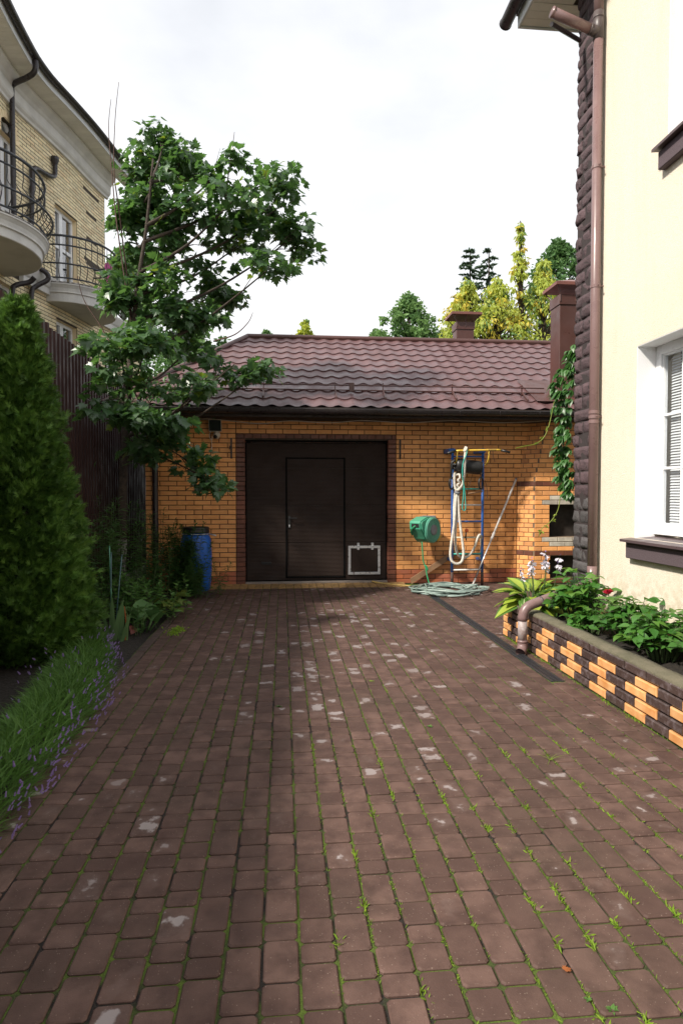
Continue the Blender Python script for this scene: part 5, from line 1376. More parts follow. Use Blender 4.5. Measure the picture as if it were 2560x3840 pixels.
def axes(d, roll, up=(0, 0, 1)):
    """rotation whose y follows d, with roll about it"""
    d = np.asarray(d, float); d = d / np.linalg.norm(d, axis=-1, keepdims=True)
    upv = np.broadcast_to(np.asarray(up, float), d.shape) + 1e-4
    x = np.cross(d, upv); x /= np.linalg.norm(x, axis=-1, keepdims=True) + 1e-9
    z = np.cross(x, d)
    c, s = np.cos(roll)[..., None], np.sin(roll)[..., None]
    x2, z2 = x * c + z * s, z * c - x * s
    return np.stack([x2, d, z2], axis=-1)
def rnd_dirs(n, zlo=-0.6, zhi=0.4):
    a = rng.uniform(0, 2 * np.pi, n); z = rng.uniform(zlo, zhi, n); r = np.sqrt(1 - z * z)
    return np.stack([r * np.cos(a), r * np.sin(a), z], -1)

# ------------------------------------------------------------------ maple
mt = thing('maple_tree', (-2.19, 8.7, 0), 'young maple tree with leaning limewashed trunk in front of the fence', 'tree')
trunk = [(-2.20, 8.7, -0.1), (-2.19, 8.7, 0.5), (-2.165, 8.7, 1.0), (-2.13, 8.7, 1.9), (-2.07, 8.7, 2.7), (-2.01, 8.7, 3.4), (-1.93, 8.7, 4.2), (-1.80, 8.68, 5.0), (-1.70, 8.66, 5.9)]
mb = MB(); P = smooth_path(trunk, 4); mb.tube(P, list(np.linspace(0.082, 0.012, len(P))), 10); mb.build('trunk', M['bark'], mt, smooth=True)
mb = MB(); P = smooth_path([(x, y, z) for x, y, z in trunk[:3]], 5)[:9]; mb.tube(P, [0.086 - i * .0006 for i in range(len(P))], 12, caps=False); mb.build('limewash', M['lime_bark'], mt, smooth=True)
CL = [(620, 515, 95, 62), (585, 620, 140, 62), (690, 590, 60, 60), (515, 740, 85, 95), (650, 735, 130, 95), (835, 640, 78, 62), (880, 745, 120, 85), (1060, 655, 75, 55), (1080, 770, 95, 80), (1130, 885, 78, 90), (1045, 995, 100, 70), (915, 905, 140, 90), (700, 905, 160, 105), (510, 900, 90, 100),
      (480, 1070, 70, 75), (640, 1090, 150, 105), (810, 1060, 110, 85), (720, 1200, 90, 75), (560, 1260, 110, 90), (690, 1330, 110, 60), (880, 1365, 130, 48), (985, 1405, 60, 38), (560, 1410, 110, 75), (440, 1530, 72, 32), (470, 1470, 60, 60), (560, 1580, 105, 70), (640, 1680, 95, 62), (735, 1750, 62, 48), (790, 1805, 34, 22), (520, 1660, 60, 50), (445, 1290, 45, 40), (760, 1440, 70, 40)]
mb = MB(); tip = []
for i, (u, v, a, b) in enumerate(CL):
    Y = 9.1 + random.uniform(-.5, .5) if v < 1080 else 8.75 + random.uniform(-.5, .5) if v < 1240 else 8.35 + random.uniform(-.9, .5) + (0.6 if v < 1500 and u > 640 else 0)
    if u > 950: a, b, u = a * .8, b * .8, u - 20
    c = pt(u, v, Y); tip.append((c, a / 2350 * 8.6, b / 2350 * 8.6))
    zt = max(0.9, min(5.6, c.z - 0.25 - abs(c.x + 2.0) * 0.55)) if v < 1450 else c.z + 0.35
    base = Vector([float(np.interp(zt, [q[2] for q in trunk], [q[k] for q in trunk])) for k in range(3)])
    mid = base.lerp(c, .5) + Vector((0, random.uniform(-.1, .1), -.10 if v < 1450 else .12))
    bp = smooth_path([base, mid, c], 6); bm_ = MB(); bm_.tube(bp, list(np.linspace(.028 if v < 1450 else .014, .006, len(bp))), 6)
    for q in range(4):
        e = c + Vector((random.uniform(-1, 1) * a / 2350 * 7, random.uniform(-.3, .3), random.uniform(-1, 1) * b / 2350 * 7)); bm_.tube([bp[-3 - q % 2], (bp[-3].lerp(e, .5)) + Vector((0, 0, .03)), e], [.006, .004, .002], 4, caps=False)
    bm_.build('branch', M['bark'], mt, smooth=True)
for pth in ([(-2.00, 8.75, 3.6), pt(440, 850, 8.8), pt(420, 640, 8.9), pt(408, 480, 8.9), pt(417, 372, 8.9)], [(-2.0, 8.75, 3.7), pt(448, 800, 8.85), pt(428, 640, 8.95), pt(432, 450, 8.95), pt(446, 308, 8.95)], [pt(846, 760, 8.9), pt(856, 660, 8.9), pt(870, 570, 8.9), pt(879, 495, 8.9)], [pt(520, 1500, 8.7), pt(400, 1260, 8.75), pt(318, 1130, 8.8), pt(290, 1030, 8.8)], [pt(800, 1280, 8.5), pt(880, 1255, 8.5), pt(930, 1210, 8.5), pt(948, 1172, 8.5)]):
    P = smooth_path(pth, 5); mb = MB(); mb.tube(P, list(np.linspace(.011, .0035, len(P))), 5); mb.build('bare_shoot', M['twig'], mt, smooth=True)
LT = {'leaf': (MAPLE[0], MAPLE[1])}
lf = Pieces(); far = {0: MB(), 1: MB()}
allL = []
for (c, a, b) in tip:
    # several loose tiers of leaves per limb, so the sky and the limbs show between them
    for q in range(max(4, int((4 + 42 * a * b) * (.60 if CL[tip.index((c, a, b))][1] > 1250 else 1.0)))):
        th_, rr_ = random.uniform(0, 6.283), math.sqrt(random.random())
        cc = np.array(c) + np.array([a * rr_ * math.cos(th_), random.uniform(-.35, .35), b * rr_ * math.sin(th_)])
        sa = random.uniform(.13, .25); n = int((36 if c.x < -.75 else 30) * (sa / .18) ** 2 * random.uniform(.6, 1.2))
        d = rnd_dirs(n, -1, 1) * (rng.uniform(0.1, 1.0, n) ** 0.6)[:, None]
        pos = cc + d * np.array([sa * 1.25, sa * 1.2, sa * .62]); pos[:, 2] -= .35 * (pos[:, 0] - cc[0]) ** 2 / sa
        out = d * np.array([1, 1, .3]) + rng.normal(0, .35, (n, 3)) + np.array([0, -.22, -.30])
        sz = rng.uniform(.065, .150, n)
        allL.append((pos, out, sz))
pos = np.concatenate([q[0] for q in allL]); out = np.concatenate([q[1] for q in allL]); sz = np.concatenate([q[2] for q in allL])
rot = axes(out, rng.normal(0, .5, len(pos))) * sz[:, None, None]
score = sz * (1.0 - (pos[:, 1] - 8.5) * 0.8) + rng.uniform(0, .05, len(pos))
order = np.argsort(-score)
top, rest = order[:290], order[290:]
lm = {}
for k in range(2):
    q = MB(); q.add(*MAPLE); lm[k] = q.mesh('leaf', M['maple_pale'] if k else M['maple'])
for i in top:
    o = bpy.data.objects.new('leaf', lm[1 if random.random() < .03 else 0]); link(o, mt, pos[i]); o.matrix_basis = Matrix.Translation(o.location) @ Matrix(rot[i].tolist()).to_4x4()
mb = MB(); pal = rng.uniform(0, 1, len(rest)) < .04
mb.scatter(*MAPLE, pos[rest[~pal]], rot[rest[~pal]], 0); mb.scatter(*MAPLE, pos[rest[pal]], rot[rest[pal]], 1)
mb.build('foliage', [M['maple'], M['maple_pale']], mt, kind='stuff')

# ------------------------------------------------------------------ thuja conifers
_sp = []; _sf = []
for k, (an, L_, w) in enumerate([(0, 1.05, .036), (.34, .85, .034), (-.36, .87, .034), (.75, .55, .034), (-.78, .57, .034), (.14, .97, .03)]):
    b = len(_sp); s, c = math.sin(an), math.cos(an); y0 = .1 if abs(an) > .3 else 0
    _sp += [(-w * c, y0 + w * s, 0), (w * c, y0 - w * s, 0), (s * L_ * .62 + w * 1.1 * c, y0 + c * L_ * .6 - w * s, .03), (s * L_, y0 + c * L_, -.04), (s * L_ * .62 - w * 1.1 * c, y0 + c * L_ * .6 + w * s, .03)]
    _sf += [(b, b + 1, b + 2, b + 4), (b + 4, b + 2, b + 3)]
SPRAY = (np.array(_sp), _sf)
def thuja(x, y, h, rad, n, lab):
    t = thing('thuja_conifer', (x, y, 0), lab, 'conifer', 'conical thuja conifers along the fence')
    mb = MB(); mb.lathe([(rad * .25, 0), (rad * .5, h * .12), (rad * .56, h * .3), (rad * .40, h * .6), (rad * .10, h * .88), (0.005, h * .93)], (x, y, 0), n=16); mb.build('dark_core', M['thuja_core'], t)  # near-black cone standing in for the shaded inside of the tree
    mb = MB(); mb.tube([(x, y, -.1), (x, y, h * .9)], [.07, .01], 8); mb.build('trunk', M['bark'], t)
    # fronds grow in tufts: each tuft a fan of sprays from one twig, with dark gaps between the tufts
    nc = n // 26
    tc = rng.uniform(0, 1, nc) ** 1.2; ac = rng.uniform(0, 2 * np.pi, nc)
    prof = rad * np.minimum(1, (tc * 7 + .45)) * np.clip(1 - tc, 0, 1) ** .72
    lump = 1 + .10 * np.sin(ac * 5 + tc * 17) + .08 * np.sin(ac * 9 - tc * 31)
    rc_ = prof * lump * rng.uniform(.74, 1.0, nc)
    dirc = np.stack([np.cos(ac) * .85, np.sin(ac) * .85, rng.uniform(.3, 1.1, nc)], -1); dirc /= np.linalg.norm(dirc, axis=1, keepdims=True)
    basec = np.stack([x + rc_ * .86 * np.cos(ac), y + rc_ * .86 * np.sin(ac), tc * h * .95 + .02], -1)
    big = rng.uniform(.10, .20, nc) * (1 - .45 * tc)
    k_ = np.repeat(np.arange(nc), 26); n2 = len(k_)
    along = rng.uniform(0, 1, n2) ** .8
    pos = basec[k_] + dirc[k_] * (along * big[k_])[:, None] + rng.normal(0, 1, (n2, 3)) * (big[k_] * .30 * (1 - .5 * along))[:, None]
    d = dirc[k_] * 1.0 + rng.normal(0, .42, (n2, 3))
    rot = axes(d, rng.uniform(-1.5, 1.5, n2)) * (rng.uniform(.055, .105, n2) * (1 - .25 * tc[k_]))[:, None, None]
    # finer sprays filling in behind the tufts
    nu = n2 // 2; tu = rng.uniform(0, 1, nu) ** 1.15; au = rng.uniform(0, 2 * np.pi, nu)
    ru = rad * np.minimum(1, (tu * 7 + .45)) * np.clip(1 - tu, 0, 1) ** .72 * rng.uniform(.66, .92, nu)
    pos = np.concatenate([pos, np.stack([x + ru * np.cos(au), y + ru * np.sin(au), tu * h * .95 + .02], -1)])
    du = np.stack([np.cos(au) * .8, np.sin(au) * .8, np.full(nu, .8)], -1) + rng.normal(0, .4, (nu, 3))
    rot = np.concatenate([rot, axes(du, rng.uniform(-1.5, 1.5, nu)) * rng.uniform(.06, .11, nu)[:, None, None]])
    tuft_light = rng.uniform(0, 1, nc) < .30
    lt = (rng.uniform(0, 1, n2) < np.where(tuft_light[k_], .65, .08) + .25 * (along > .75))
    lt = np.concatenate([lt, rng.uniform(0, 1, nu) < .10])
    mb = MB(); mb.scatter(*SPRAY, pos[~lt], rot[~lt], 0); mb.scatter(*SPRAY, pos[lt], rot[lt], 1)
    mb.build('foliage', [M['thuja'], M['thuja_light']], t, kind='stuff')
thuja(-2.28, 5.72, 3.20, .62, 40000, 'dense conical thuja with pointed top standing between lavender and fence')
thuja(-2.30, 3.55, 2.6, .60, 6000, 'dark thuja added unseen beyond the left edge for shadow, the nearer one behind the lavender')  # extra thuja out of view, added for shadow and fill

# ------------------------------------------------------------------ lavender edging
n = 11000
yy = rng.uniform(2.0, 6.25, n); wd = rng.uniform(0, 1, n)
xl = np.interp(yy, [2, 2.6, 3.2, 4.4, 5.4, 6.3], [-1.46, -1.44, -1.45, -1.50, -1.66, -1.86])
wdh = np.interp(yy, [2, 3.0, 5.0, 5.8, 6.3], [.20, .24, .26, .19, .10])
xx = xl + (wd - .5) * 2 * wdh
dome = 1 - (np.abs(wd - .5) * 2) ** 2
d = np.stack([(xx - xl) * 2.2 + rng.normal(0, .42, n), rng.normal(0, .45, n), np.full(n, .7)], -1)
ln = (.085 + .095 * dome) * rng.uniform(.6, 1.15, n)
mb = MB(); mb.scatter(*GRASS, np.stack([xx, yy, .01 + .10 * dome * rng.uniform(0, 1, n)], -1), axes(d, rng.uniform(-1, 1, n)) * (ln[:, None, None] * np.array([.9, 1, 1])[None, None, :]))
m_ = 420
ys_ = rng.uniform(2.1, 6.2, m_); side = rng.uniform(0, 1, m_)
xs_ = np.interp(ys_, [2, 2.6, 3.2, 4.4, 5.4, 6.3], [-1.46, -1.44, -1.45, -1.50, -1.66, -1.86]); w2 = np.interp(ys_, [2, 3.0, 5.0, 5.8, 6.3], [.32, .36, .38, .28, .14])
q = np.where(side < .68, rng.uniform(.55, 1.0, m_), rng.uniform(-1.1, .6, m_))
P1 = np.stack([xs_ + q * w2, ys_ + rng.normal(0, .05, m_), .09 + .10 * (1 - np.clip(np.abs(q), 0, 1)) + rng.uniform(-.05, .09, m_)], -1)
P1[:, 2] = np.maximum(P1[:, 2] - .10 * np.clip(q - .7, 0, 1) * 3, .05)
fl = MB()
pet, petf = [], []
for k in range(7):
    b = len(pet); h = k / 7; rr2 = .26 * (1 - .5 * h)
    for j in range(4):
        an = j * 1.571 + k * .7; pet.append((rr2 * math.cos(an), h, rr2 * math.sin(an)))
    pet.append((0, h + .2, 0)); petf += [(b, b + 1, b + 4), (b + 1, b + 2, b + 4), (b + 2, b + 3, b + 4), (b + 3, b, b + 4)]
d2 = np.stack([q * .5 + rng.normal(0, .3, m_), rng.normal(0, .3, m_), np.full(m_, .8)], -1)
fl.scatter(np.array(pet), petf, P1, axes(d2, rng.uniform(0, 3, m_)) * rng.uniform(.018, .030, m_)[:, None, None])
d3 = P1 - np.stack([xs_ + q * w2 * .5, ys_, np.full(m_, .03)], -1); l3 = np.linalg.norm(d3, axis=1)
mb.scatter(*GRASS, P1 - d3, axes(d3, rng.uniform(0, 3, m_)) * (l3[:, None, None] * np.array([.30, 1, .1])[None, None, :]))
lav = thing('lavender', (-1.45, 4.2, 0), 'green lavender hedge with small violet flower spikes spilling over the kerb', 'lavender')
mb.build('foliage', M['lav_leaf'], lav, kind='stuff'); fl.build('blossom', M['lav_flower'], lav, kind='stuff')

# ------------------------------------------------------------------ perennials of the shady bed
def stems(name, loc, lab, cat, nst, spread, h, tpl, leafm, lsize, per, group=None, lean=.12, up=.25, flower=None, stemr=.004, tuft=True):
    t = thing(name, loc, lab, cat, group)
    sm, lmb = MB(), MB(); pos, d, sz = [], [], []
    tops = []
    for i in range(nst):
        b = Vector(loc) + Vector((random.gauss(0, spread[0] * .5), random.gauss(0, spread[1] * .5), 0)); hh = h * random.uniform(.7, 1.1)
        tp_ = b + Vector((random.gauss(0, lean), random.gauss(0, lean), hh)); md = b.lerp(tp_, .55) + Vector((random.gauss(0, .03), random.gauss(0, .03), 0))
        P = smooth_path([b, md, tp_], 4); sm.tube(P, list(np.linspace(stemr, stemr * .4, len(P))), 4, caps=False); tops.append(tp_)
        for k in range(per):
            f_ = .15 + .85 * (k + random.random()) / per
            p = P[min(len(P) - 1, int(f_ * (len(P) - 1)))].lerp(P[min(len(P) - 1, int(f_ * (len(P) - 1)) + 1)], (f_ * (len(P) - 1)) % 1)
            a = k * 2.4 + i; e = up + (.9 * f_ ** 4 if tuft else 0)
            pos.append(p); d.append((math.cos(a), math.sin(a), e + random.gauss(0, .15))); sz.append(lsize * random.uniform(.6, 1.15) * (1 - .45 * f_ ** 3))
    pos, d, sz = np.array([tuple(p) for p in pos]), np.array(d), np.array(sz)
    lmb.scatter(*tpl, pos, axes(d, rng.normal(0, .3, len(pos))) * sz[:, None, None])
    sm.build('stems', M['stem'], t, kind='stuff'); lmb.build('foliage', leafm, t, kind='stuff')
    if flower:
        f = MB(); fp, fd = [], []
        for tp_ in tops:
            for k in range(flower[1]): fp.append(tp_ + Vector((random.gauss(0, .03), random.gauss(0, .03), random.gauss(0, .02)))); fd.append((random.gauss(0, 1), random.gauss(0, 1), random.gauss(.5, .5)))
        fp, fd = np.array([tuple(p) for p in fp]), np.array(fd); f.scatter(*OVATE, fp, axes(fd, rng.uniform(0, 3, len(fp))) * flower[2]); f.build('blossom', flower[0], t, kind='stuff')
    return t
G_ = 'leafy perennials in the shady bed'
stems('tall_perennial', (-2.45, 7.2, 0), 'tall narrow leaved perennial right beside the thuja and against the fence', 'plant', 15, (.5, .5), 1.25, LANCE, M['herb'], .17, 46, G_)
stems('tall_perennial', (-2.25, 7.9, 0), 'tall narrow leaved perennial rising behind the garden stakes', 'plant', 16, (.5, .5), 1.40, LANCE, M['herb'], .16, 46, G_)
stems('tall_perennial', (-2.0, 8.25, 0), 'willow leaved perennial just right of the limewashed trunk', 'plant', 12, (.35, .3), 1.3, LANCE, M['herb_light'], .15, 44, G_)
stems('tall_perennial', (-1.85, 9.1, 0), 'willow leaved perennial in front of the garage corner downpipe', 'plant', 13, (.35, .25), 1.2, LANCE, M['herb'], .14, 44, G_)
stems('bushy_perennial', (-1.44, 9.12, 0), 'fine leaved bushy perennial growing in front of the blue barrel', 'plant', 34, (.24, .20), .95, (LANCE[0] * np.array([1.5, 1, 1]), LANCE[1]), M['herb'], .11, 80, G_, lean=.10)
stems('bushy_perennial', (-1.24, 8.95, 0), 'low fine leaved perennial at the foot of the blue barrel', 'plant', 24, (.24, .30), .48, LANCE, M['herb'], .11, 44, G_)
stems('flowering_herb', (-1.75, 8.2, 0), 'herb with tiny white flower heads left of the barrel', 'plant', 14, (.30, .3), .75, OVATE, M['herb'], .085, 30, G_, flower=(M['petal_white'], 3, .013))
stems('mint_herb', (-1.72, 7.45, 0), 'light green mint like herb behind the broad ribbed leaves', 'plant', 34, (.5, .45), .48, OVATE, M['herb_light'], .095, 20, G_, lean=.06)
stems('mint_herb', (-2.05, 6.7, 0), 'dark low herb in the shade beside the garden stakes', 'plant', 26, (.5, .5), .38, OVATE, M['herb'], .075, 14, G_, lean=.06)
# broad ribbed rosette
bg = thing('bergenia', (-1.52, 6.85, 0), 'rosette of broad crinkled green leaves beside the paving edge', 'plant')
red = 0
for i in range(20):
    a = (-1 if i % 3 else 1) * 1.57 + random.gauss(0, .75); e = random.uniform(.7, 2.4); L_ = random.uniform(.17, .25)
    bx, by = random.uniform(-.22, .24), random.uniform(-.12, .22)
    v, f = blade_tpl([.06, .20, .36, .43, .40, .27, .0], .28, .20, .035)
    R3 = axes(np.array([[math.cos(a) + bx * 2.2, math.sin(a), e]]), np.array([random.gauss(0, .25)]))[0] * L_
    p0 = np.array([-1.50 + bx * .6, 6.85 + by, .05 + random.uniform(0, .07)])
    mb = MB(); mb.add(np.asarray(v) @ R3.T + p0, f); mb.tube([(-1.50 + bx * .3, 6.85 + by * .5, -.02), tuple(p0 + R3[:, 1] * .06)], .008, 5)
    mb.build('leaf', M['bergenia'], bg, smooth=True)
v, f = blade_tpl([.05, .2, .28, .2, 0], .2, .3); mb = MB(); mb.add(np.asarray(v) @ (axes(np.array([[.2, -1., -.15]]), np.array([.6]))[0] * .17).T + np.array([-1.56, 6.70, .07]), f); mb.build('leaf', M['red_leaf'], bg, smooth=True, label='withered red leaf at the front')
# iris fan
ir = thing('iris_plant', (-1.72, 6.35, 0), 'iris with upright sword shaped blue green leaves beside the dark soil', 'plant')
SW = blade_tpl([.05, .06, .062, .055, .035, 0.0], .10, .25)
for (dx, dy, a, tilt, L_) in [(-.10, 0, 3.1, .14, .40), (.02, 0, 0, .10, .50), (.05, .02, .2, .2, .46), (.0, .03, 2.6, .22, .36), (.10, .04, .1, .12, .38), (.13, .0, -.1, .30, .33), (.16, .05, .3, .05, .30), (.03, -.03, -.4, .25, .30), (.12, -.02, .6, .45, .28)]:
    R3 = axes(np.array([[math.cos(a) * tilt, math.sin(a) * tilt - .03, 1.0]]), np.array([random.uniform(-.5, .5)]), (0, 1, 0))[0] * L_
    mb = MB(); mb.add(np.asarray(SW[0]) @ R3.T + np.array([-1.72 + dx, 6.35 + dy, -.02]), SW[1]); mb.build('leaf', M['iris'], ir, smooth=True)
mb = MB(); mb.tube(smooth_path([(-1.56, 6.36, .0), (-1.555, 6.37, .2), (-1.57, 6.37, .34)], 4), .006, 5); mb.build('dry_stalk', M['dead_leaf'], ir)
# yellow green crinkled plant
hb_ = thing('heuchera', (-1.30, 7.55, 0), 'yellow green lobed leaf plant at the paving edge below the barrel', 'plant')
mb = MB(); n = 34; a = rng.uniform(0, 6.28, n); pos = np.stack([-1.34 + .15 * np.cos(a) * rng.uniform(.3, 1.1, n), 7.6 + .30 * np.sin(a) * rng.uniform(.3, 1, n), rng.uniform(.08, .24, n)], -1)
mb.scatter(*MAPLE, pos, axes(np.stack([np.cos(a), np.sin(a) - .3, rng.normal(-.1, .3, n)], -1), rng.normal(0, .4, n)) * rng.uniform(.09, .13, n)[:, None, None]); mb.build('foliage', M['lime_leaf'], hb_, kind='stuff')
mb = MB()
for p in pos[:16]: mb.tube([(-1.34, 7.6, -.02), tuple(p)], .004, 4, caps=False)
mb.build('stems', M['stem'], hb_)

# ------------------------------------------------------------------ plants of the raised planter
ho = thing('hosta', (2.52, 6.0, .29), 'yellow green hosta with white lilac flower bells at the planter end', 'plant')
HL = blade_tpl([.03, .16, .25, .28, .24, .14, 0], .50, .22)
HLv, HLf = HL
for i in range(58):
    a = random.uniform(0, 6.283); lay = random.random()
    e = .15 + 1.1 * lay ** 1.3; L_ = random.uniform(.22, .33) * (1.05 - .2 * lay)
    if math.sin(a) > .2 and lay < .5: e += .3
    st_ = np.array([2.47 + .10 * math.cos(a), 6.0 + .10 * math.sin(a), .36 + .12 * lay])
    R3 = axes(np.array([[math.cos(a), math.sin(a) - .1, e - .15]]), np.array([random.gauss(0, .35)]))[0] * L_
    mb = MB(); k = .55 if i % 5 else 1.0
    inner = HLv * np.array([k, 1, 1]); mb.add(inner @ R3.T + st_ + (R3[:, 2] * .015 if k < 1 else 0), HLf, 0)
    if k < 1: mb.add(HLv @ R3.T + st_, HLf, 1)
    mb.tube([(2.47, 6.02, .27), tuple(st_ + R3[:, 1] * .04)], .006, 4, caps=False, m=2)
    mb.build('leaf', [M['hosta'] if i % 4 else M['hosta_white'], M['hosta_edge'], M['stem']], ho, smooth=True)
BELL = blade_tpl([.05, .10, .16, .24, .05], .1, .5)
for (dx, dy, h, n_) in [(-.10, -.05, .46, 12), (-.17, .05, .40, 8), (.07, -.02, .58, 18), (.11, .05, .52, 12), (.22, .0, .52, 10), (-.03, .1, .48, 8)]:
    st_ = Vector((2.52 + dx * .5, 6.0 + dy * .5, .30)); tp_ = Vector((2.52 + dx, 6.0 + dy, .30 + h))
    mb = MB(); mb.tube(smooth_path([st_, st_.lerp(tp_, .6) + Vector((.01, 0, 0)), tp_], 4), .004, 5, m=1)
    p = np.array([tuple(st_.lerp(tp_, random.uniform(.74, 1.0))) for _ in range(n_)]); a = rng.uniform(0, 6.28, n_)
    mb.scatter(*BELL, p, axes(np.stack([np.cos(a), np.sin(a), rng.uniform(-1.3, .2, n_)], -1), rng.uniform(0, 3, n_)) * rng.uniform(.040, .060, n_)[:, None, None], 0)
    mb.scatter(*BELL, p, axes(np.stack([np.cos(a + .6), np.sin(a + .6), rng.uniform(-1.3, .2, n_)], -1), rng.uniform(0, 3, n_)) * .045, 0)
    mb.scatter(*BELL, p[:4] + np.array([0, 0, .02]), axes(np.stack([np.cos(a[:4]), np.sin(a[:4]), np.full(4, 1.2)], -1), np.zeros(4)) * .03, 2)
    mb.build('flower_stalk', [M['petal_white'], M['stem'], M['lav_flower']], ho)
def dahlia(loc, h, rad, n, lab, light=.25, top=True):
    t = thing('dahlia', loc, lab, 'plant', 'green bushy plants in the raised planter')
    sm = MB(); L0, L1 = MB(), MB(); groups = {0: [[], [], []], 1: [[], [], []]}
    for i in range(n):
        a = random.uniform(0, 6.283); r = rad * math.sqrt(random.random()); hh = h * (1 - .55 * (r / rad) ** 2) * random.uniform(.65, 1.08)
        b = Vector(loc) + Vector((r * .35 * math.cos(a), r * .35 * math.sin(a), -.02)); tp_ = Vector(loc) + Vector((r * math.cos(a), r * math.sin(a), hh))
        tp_.x = min(tp_.x, XH - .03)
        P = smooth_path([b, b.lerp(tp_, .5) + Vector((0, 0, .05)), tp_], 4); sm.tube(P, list(np.linspace(.006, .002, len(P))), 5, caps=False)
        for k in range(3):
            p = P[-1 - k * 2]; az = random.uniform(0, 6.28); g = 1 if (k == 0 and random.random() < light) else 0
            # compound leaf: a terminal leaflet and two or four side leaflets
            dr_ = Vector((math.cos(az), math.sin(az), random.uniform(-.25, .35))); sd = Vector((-dr_.y, dr_.x, 0)); s_ = random.uniform(.068, .120) * (1 - .12 * k)
            for (o, dv, sc__) in [(.6, dr_, 1.0), (.35, dr_ * .5 + sd, .8), (.35, dr_ * .5 - sd, .8), (.0, dr_ * .3 + sd, .6), (.0, dr_ * .3 - sd, .6)][: 5 if k else 3]:
                q = p + dr_ * s_ * o * 1.2; q.x = min(q.x, XH - .02)
                groups[g][0].append(tuple(q)); groups[g][1].append((dv.x, dv.y, dv.z + random.gauss(0, .12))); groups[g][2].append(s_ * sc__)
    mb = MB()
    for g in (0, 1):
        p, d, s_ = map(np.array, groups[g])
        if len(p): mb.scatter(*OVATE, p, axes(d, rng.normal(0, .35, len(p))) * (s_[:, None, None] * np.array([1.15, 1.05, 1])[None, None, :]), g)
    sm.build('stems', M['stem'], t); mb.build('foliage', [M['dahlia'], M['dahlia_light']], t, kind='stuff', smooth=True)
    return t
dahlia((2.64, 5.36, .29), .52, .25, 50, 'tall bushy green plant climbing up beside the rainwater pipe')
dahlia((2.56, 4.98, .29), .22, .19, 20, 'small green plant hanging over the planter wall next to the pipe bend')
dd = dahlia((2.68, 4.62, .29), .36, .25, 40, 'dark green dahlia with one red bloom against the yellow wall', .12)
dahlia((2.70, 4.22, .29), .37, .25, 38, 'bright green dahlia just below the window sill')
dahlia((2.74, 3.80, .29), .30, .22, 30, 'green dahlia at the right edge of the picture')
mb = MB(); n = 26; a = rng.uniform(0, 6.28, n)
mb.scatter(*OVATE, np.tile([2.70, 4.98, .63], (n, 1)) + rng.normal(0, .006, (n, 3)), axes(np.stack([np.cos(a), np.sin(a), rng.uniform(.1, 1.3, n)], -1), rng.uniform(0, 3, n)) * .042); mb.tube([(2.68, 4.85, .35), (2.70, 4.98, .63)], .004, 5, m=1); mb.build('bloom', [M['flower_red'], M['stem']], dd)

# ------------------------------------------------------------------ virginia creeper on the stone corner
vi = thing('creeper_vine', (2.92, 6.33, 1.2), 'green creeper hanging down the stone corner in front of the oven', 'vine')
path = [(3.02, 6.30, 2.95), (2.99, 6.30, 2.72), (2.91, 6.30, 2.50), (2.95, 6.30, 2.2), (2.91, 6.30, 1.95), (2.96, 6.30, 1.70), (2.98, 6.30, 1.48)]
P = smooth_path(path, 8); mb = MB(); mb.tube(P, .006, 5); mb.build('stem', M['twig'], vi)
pos, d, sz, = [], [], []
for p in P:
    wl_ = float(np.interp(p.z, [1.4, 1.7, 2.0, 2.5, 3.0], [.03, .08, .07, .12, .04]))
    for k in range(3):
        c = p + Vector((random.uniform(-1, .5) * wl_, random.uniform(-.08, .1), random.uniform(-.06, .06))); az = random.uniform(2.0, 5.2)
        for j in range(5):
            aa = az + (j - 2) * .55; s_ = random.uniform(.075, .12) * (1 - .12 * abs(j - 2))
            pos.append(tuple(c)); d.append((math.cos(aa), math.sin(aa) * .6, -.75 + random.gauss(0, .2))); sz.append(s_)
pos, d, sz = map(np.array, (pos, d, sz))
mb = MB(); mb.scatter(*OVATE, pos, axes(d, rng.normal(0, .4, len(pos))) * sz[:, None, None]); mb.build('foliage', M['vine'], vi, kind='stuff', smooth=True)
mb = MB(); mb.tube(smooth_path([(2.83, 6.36, 2.42), (2.76, 6.36, 2.12), (2.66, 6.36, 1.99), (2.50, 6.36, 1.95), (2.42, 6.36, 1.93)], 5), .0045, 5)
mb.build('tendril', M['vine_light'], vi); mb = MB(); mb.tube(smooth_path([(2.91, 6.36, 1.45), (2.88, 6.36, 1.28), (2.80, 6.36, 1.16), (2.72, 6.36, 1.10), (2.68, 6.36, 1.03)], 5), .004, 5)
t_ = np.array([(2.66, 6.36, 1.99), (2.70, 6.36, 2.05), (2.86, 6.36, 1.24), (2.82, 6.36, 1.18), (2.75, 6.36, 1.12), (2.70, 6.36, 1.06), (2.68, 6.35, 1.03), (2.77, 6.36, 2.15)])
mb.build('tendril', M['vine_light'], vi); mb = MB(); mb.scatter(*OVATE, np.repeat(t_, 3, 0), axes(rnd_dirs(24, -.8, .3), rng.uniform(0, 3, 24)) * .045); mb.build('young_leaves', M['vine_light'], vi, kind='stuff')
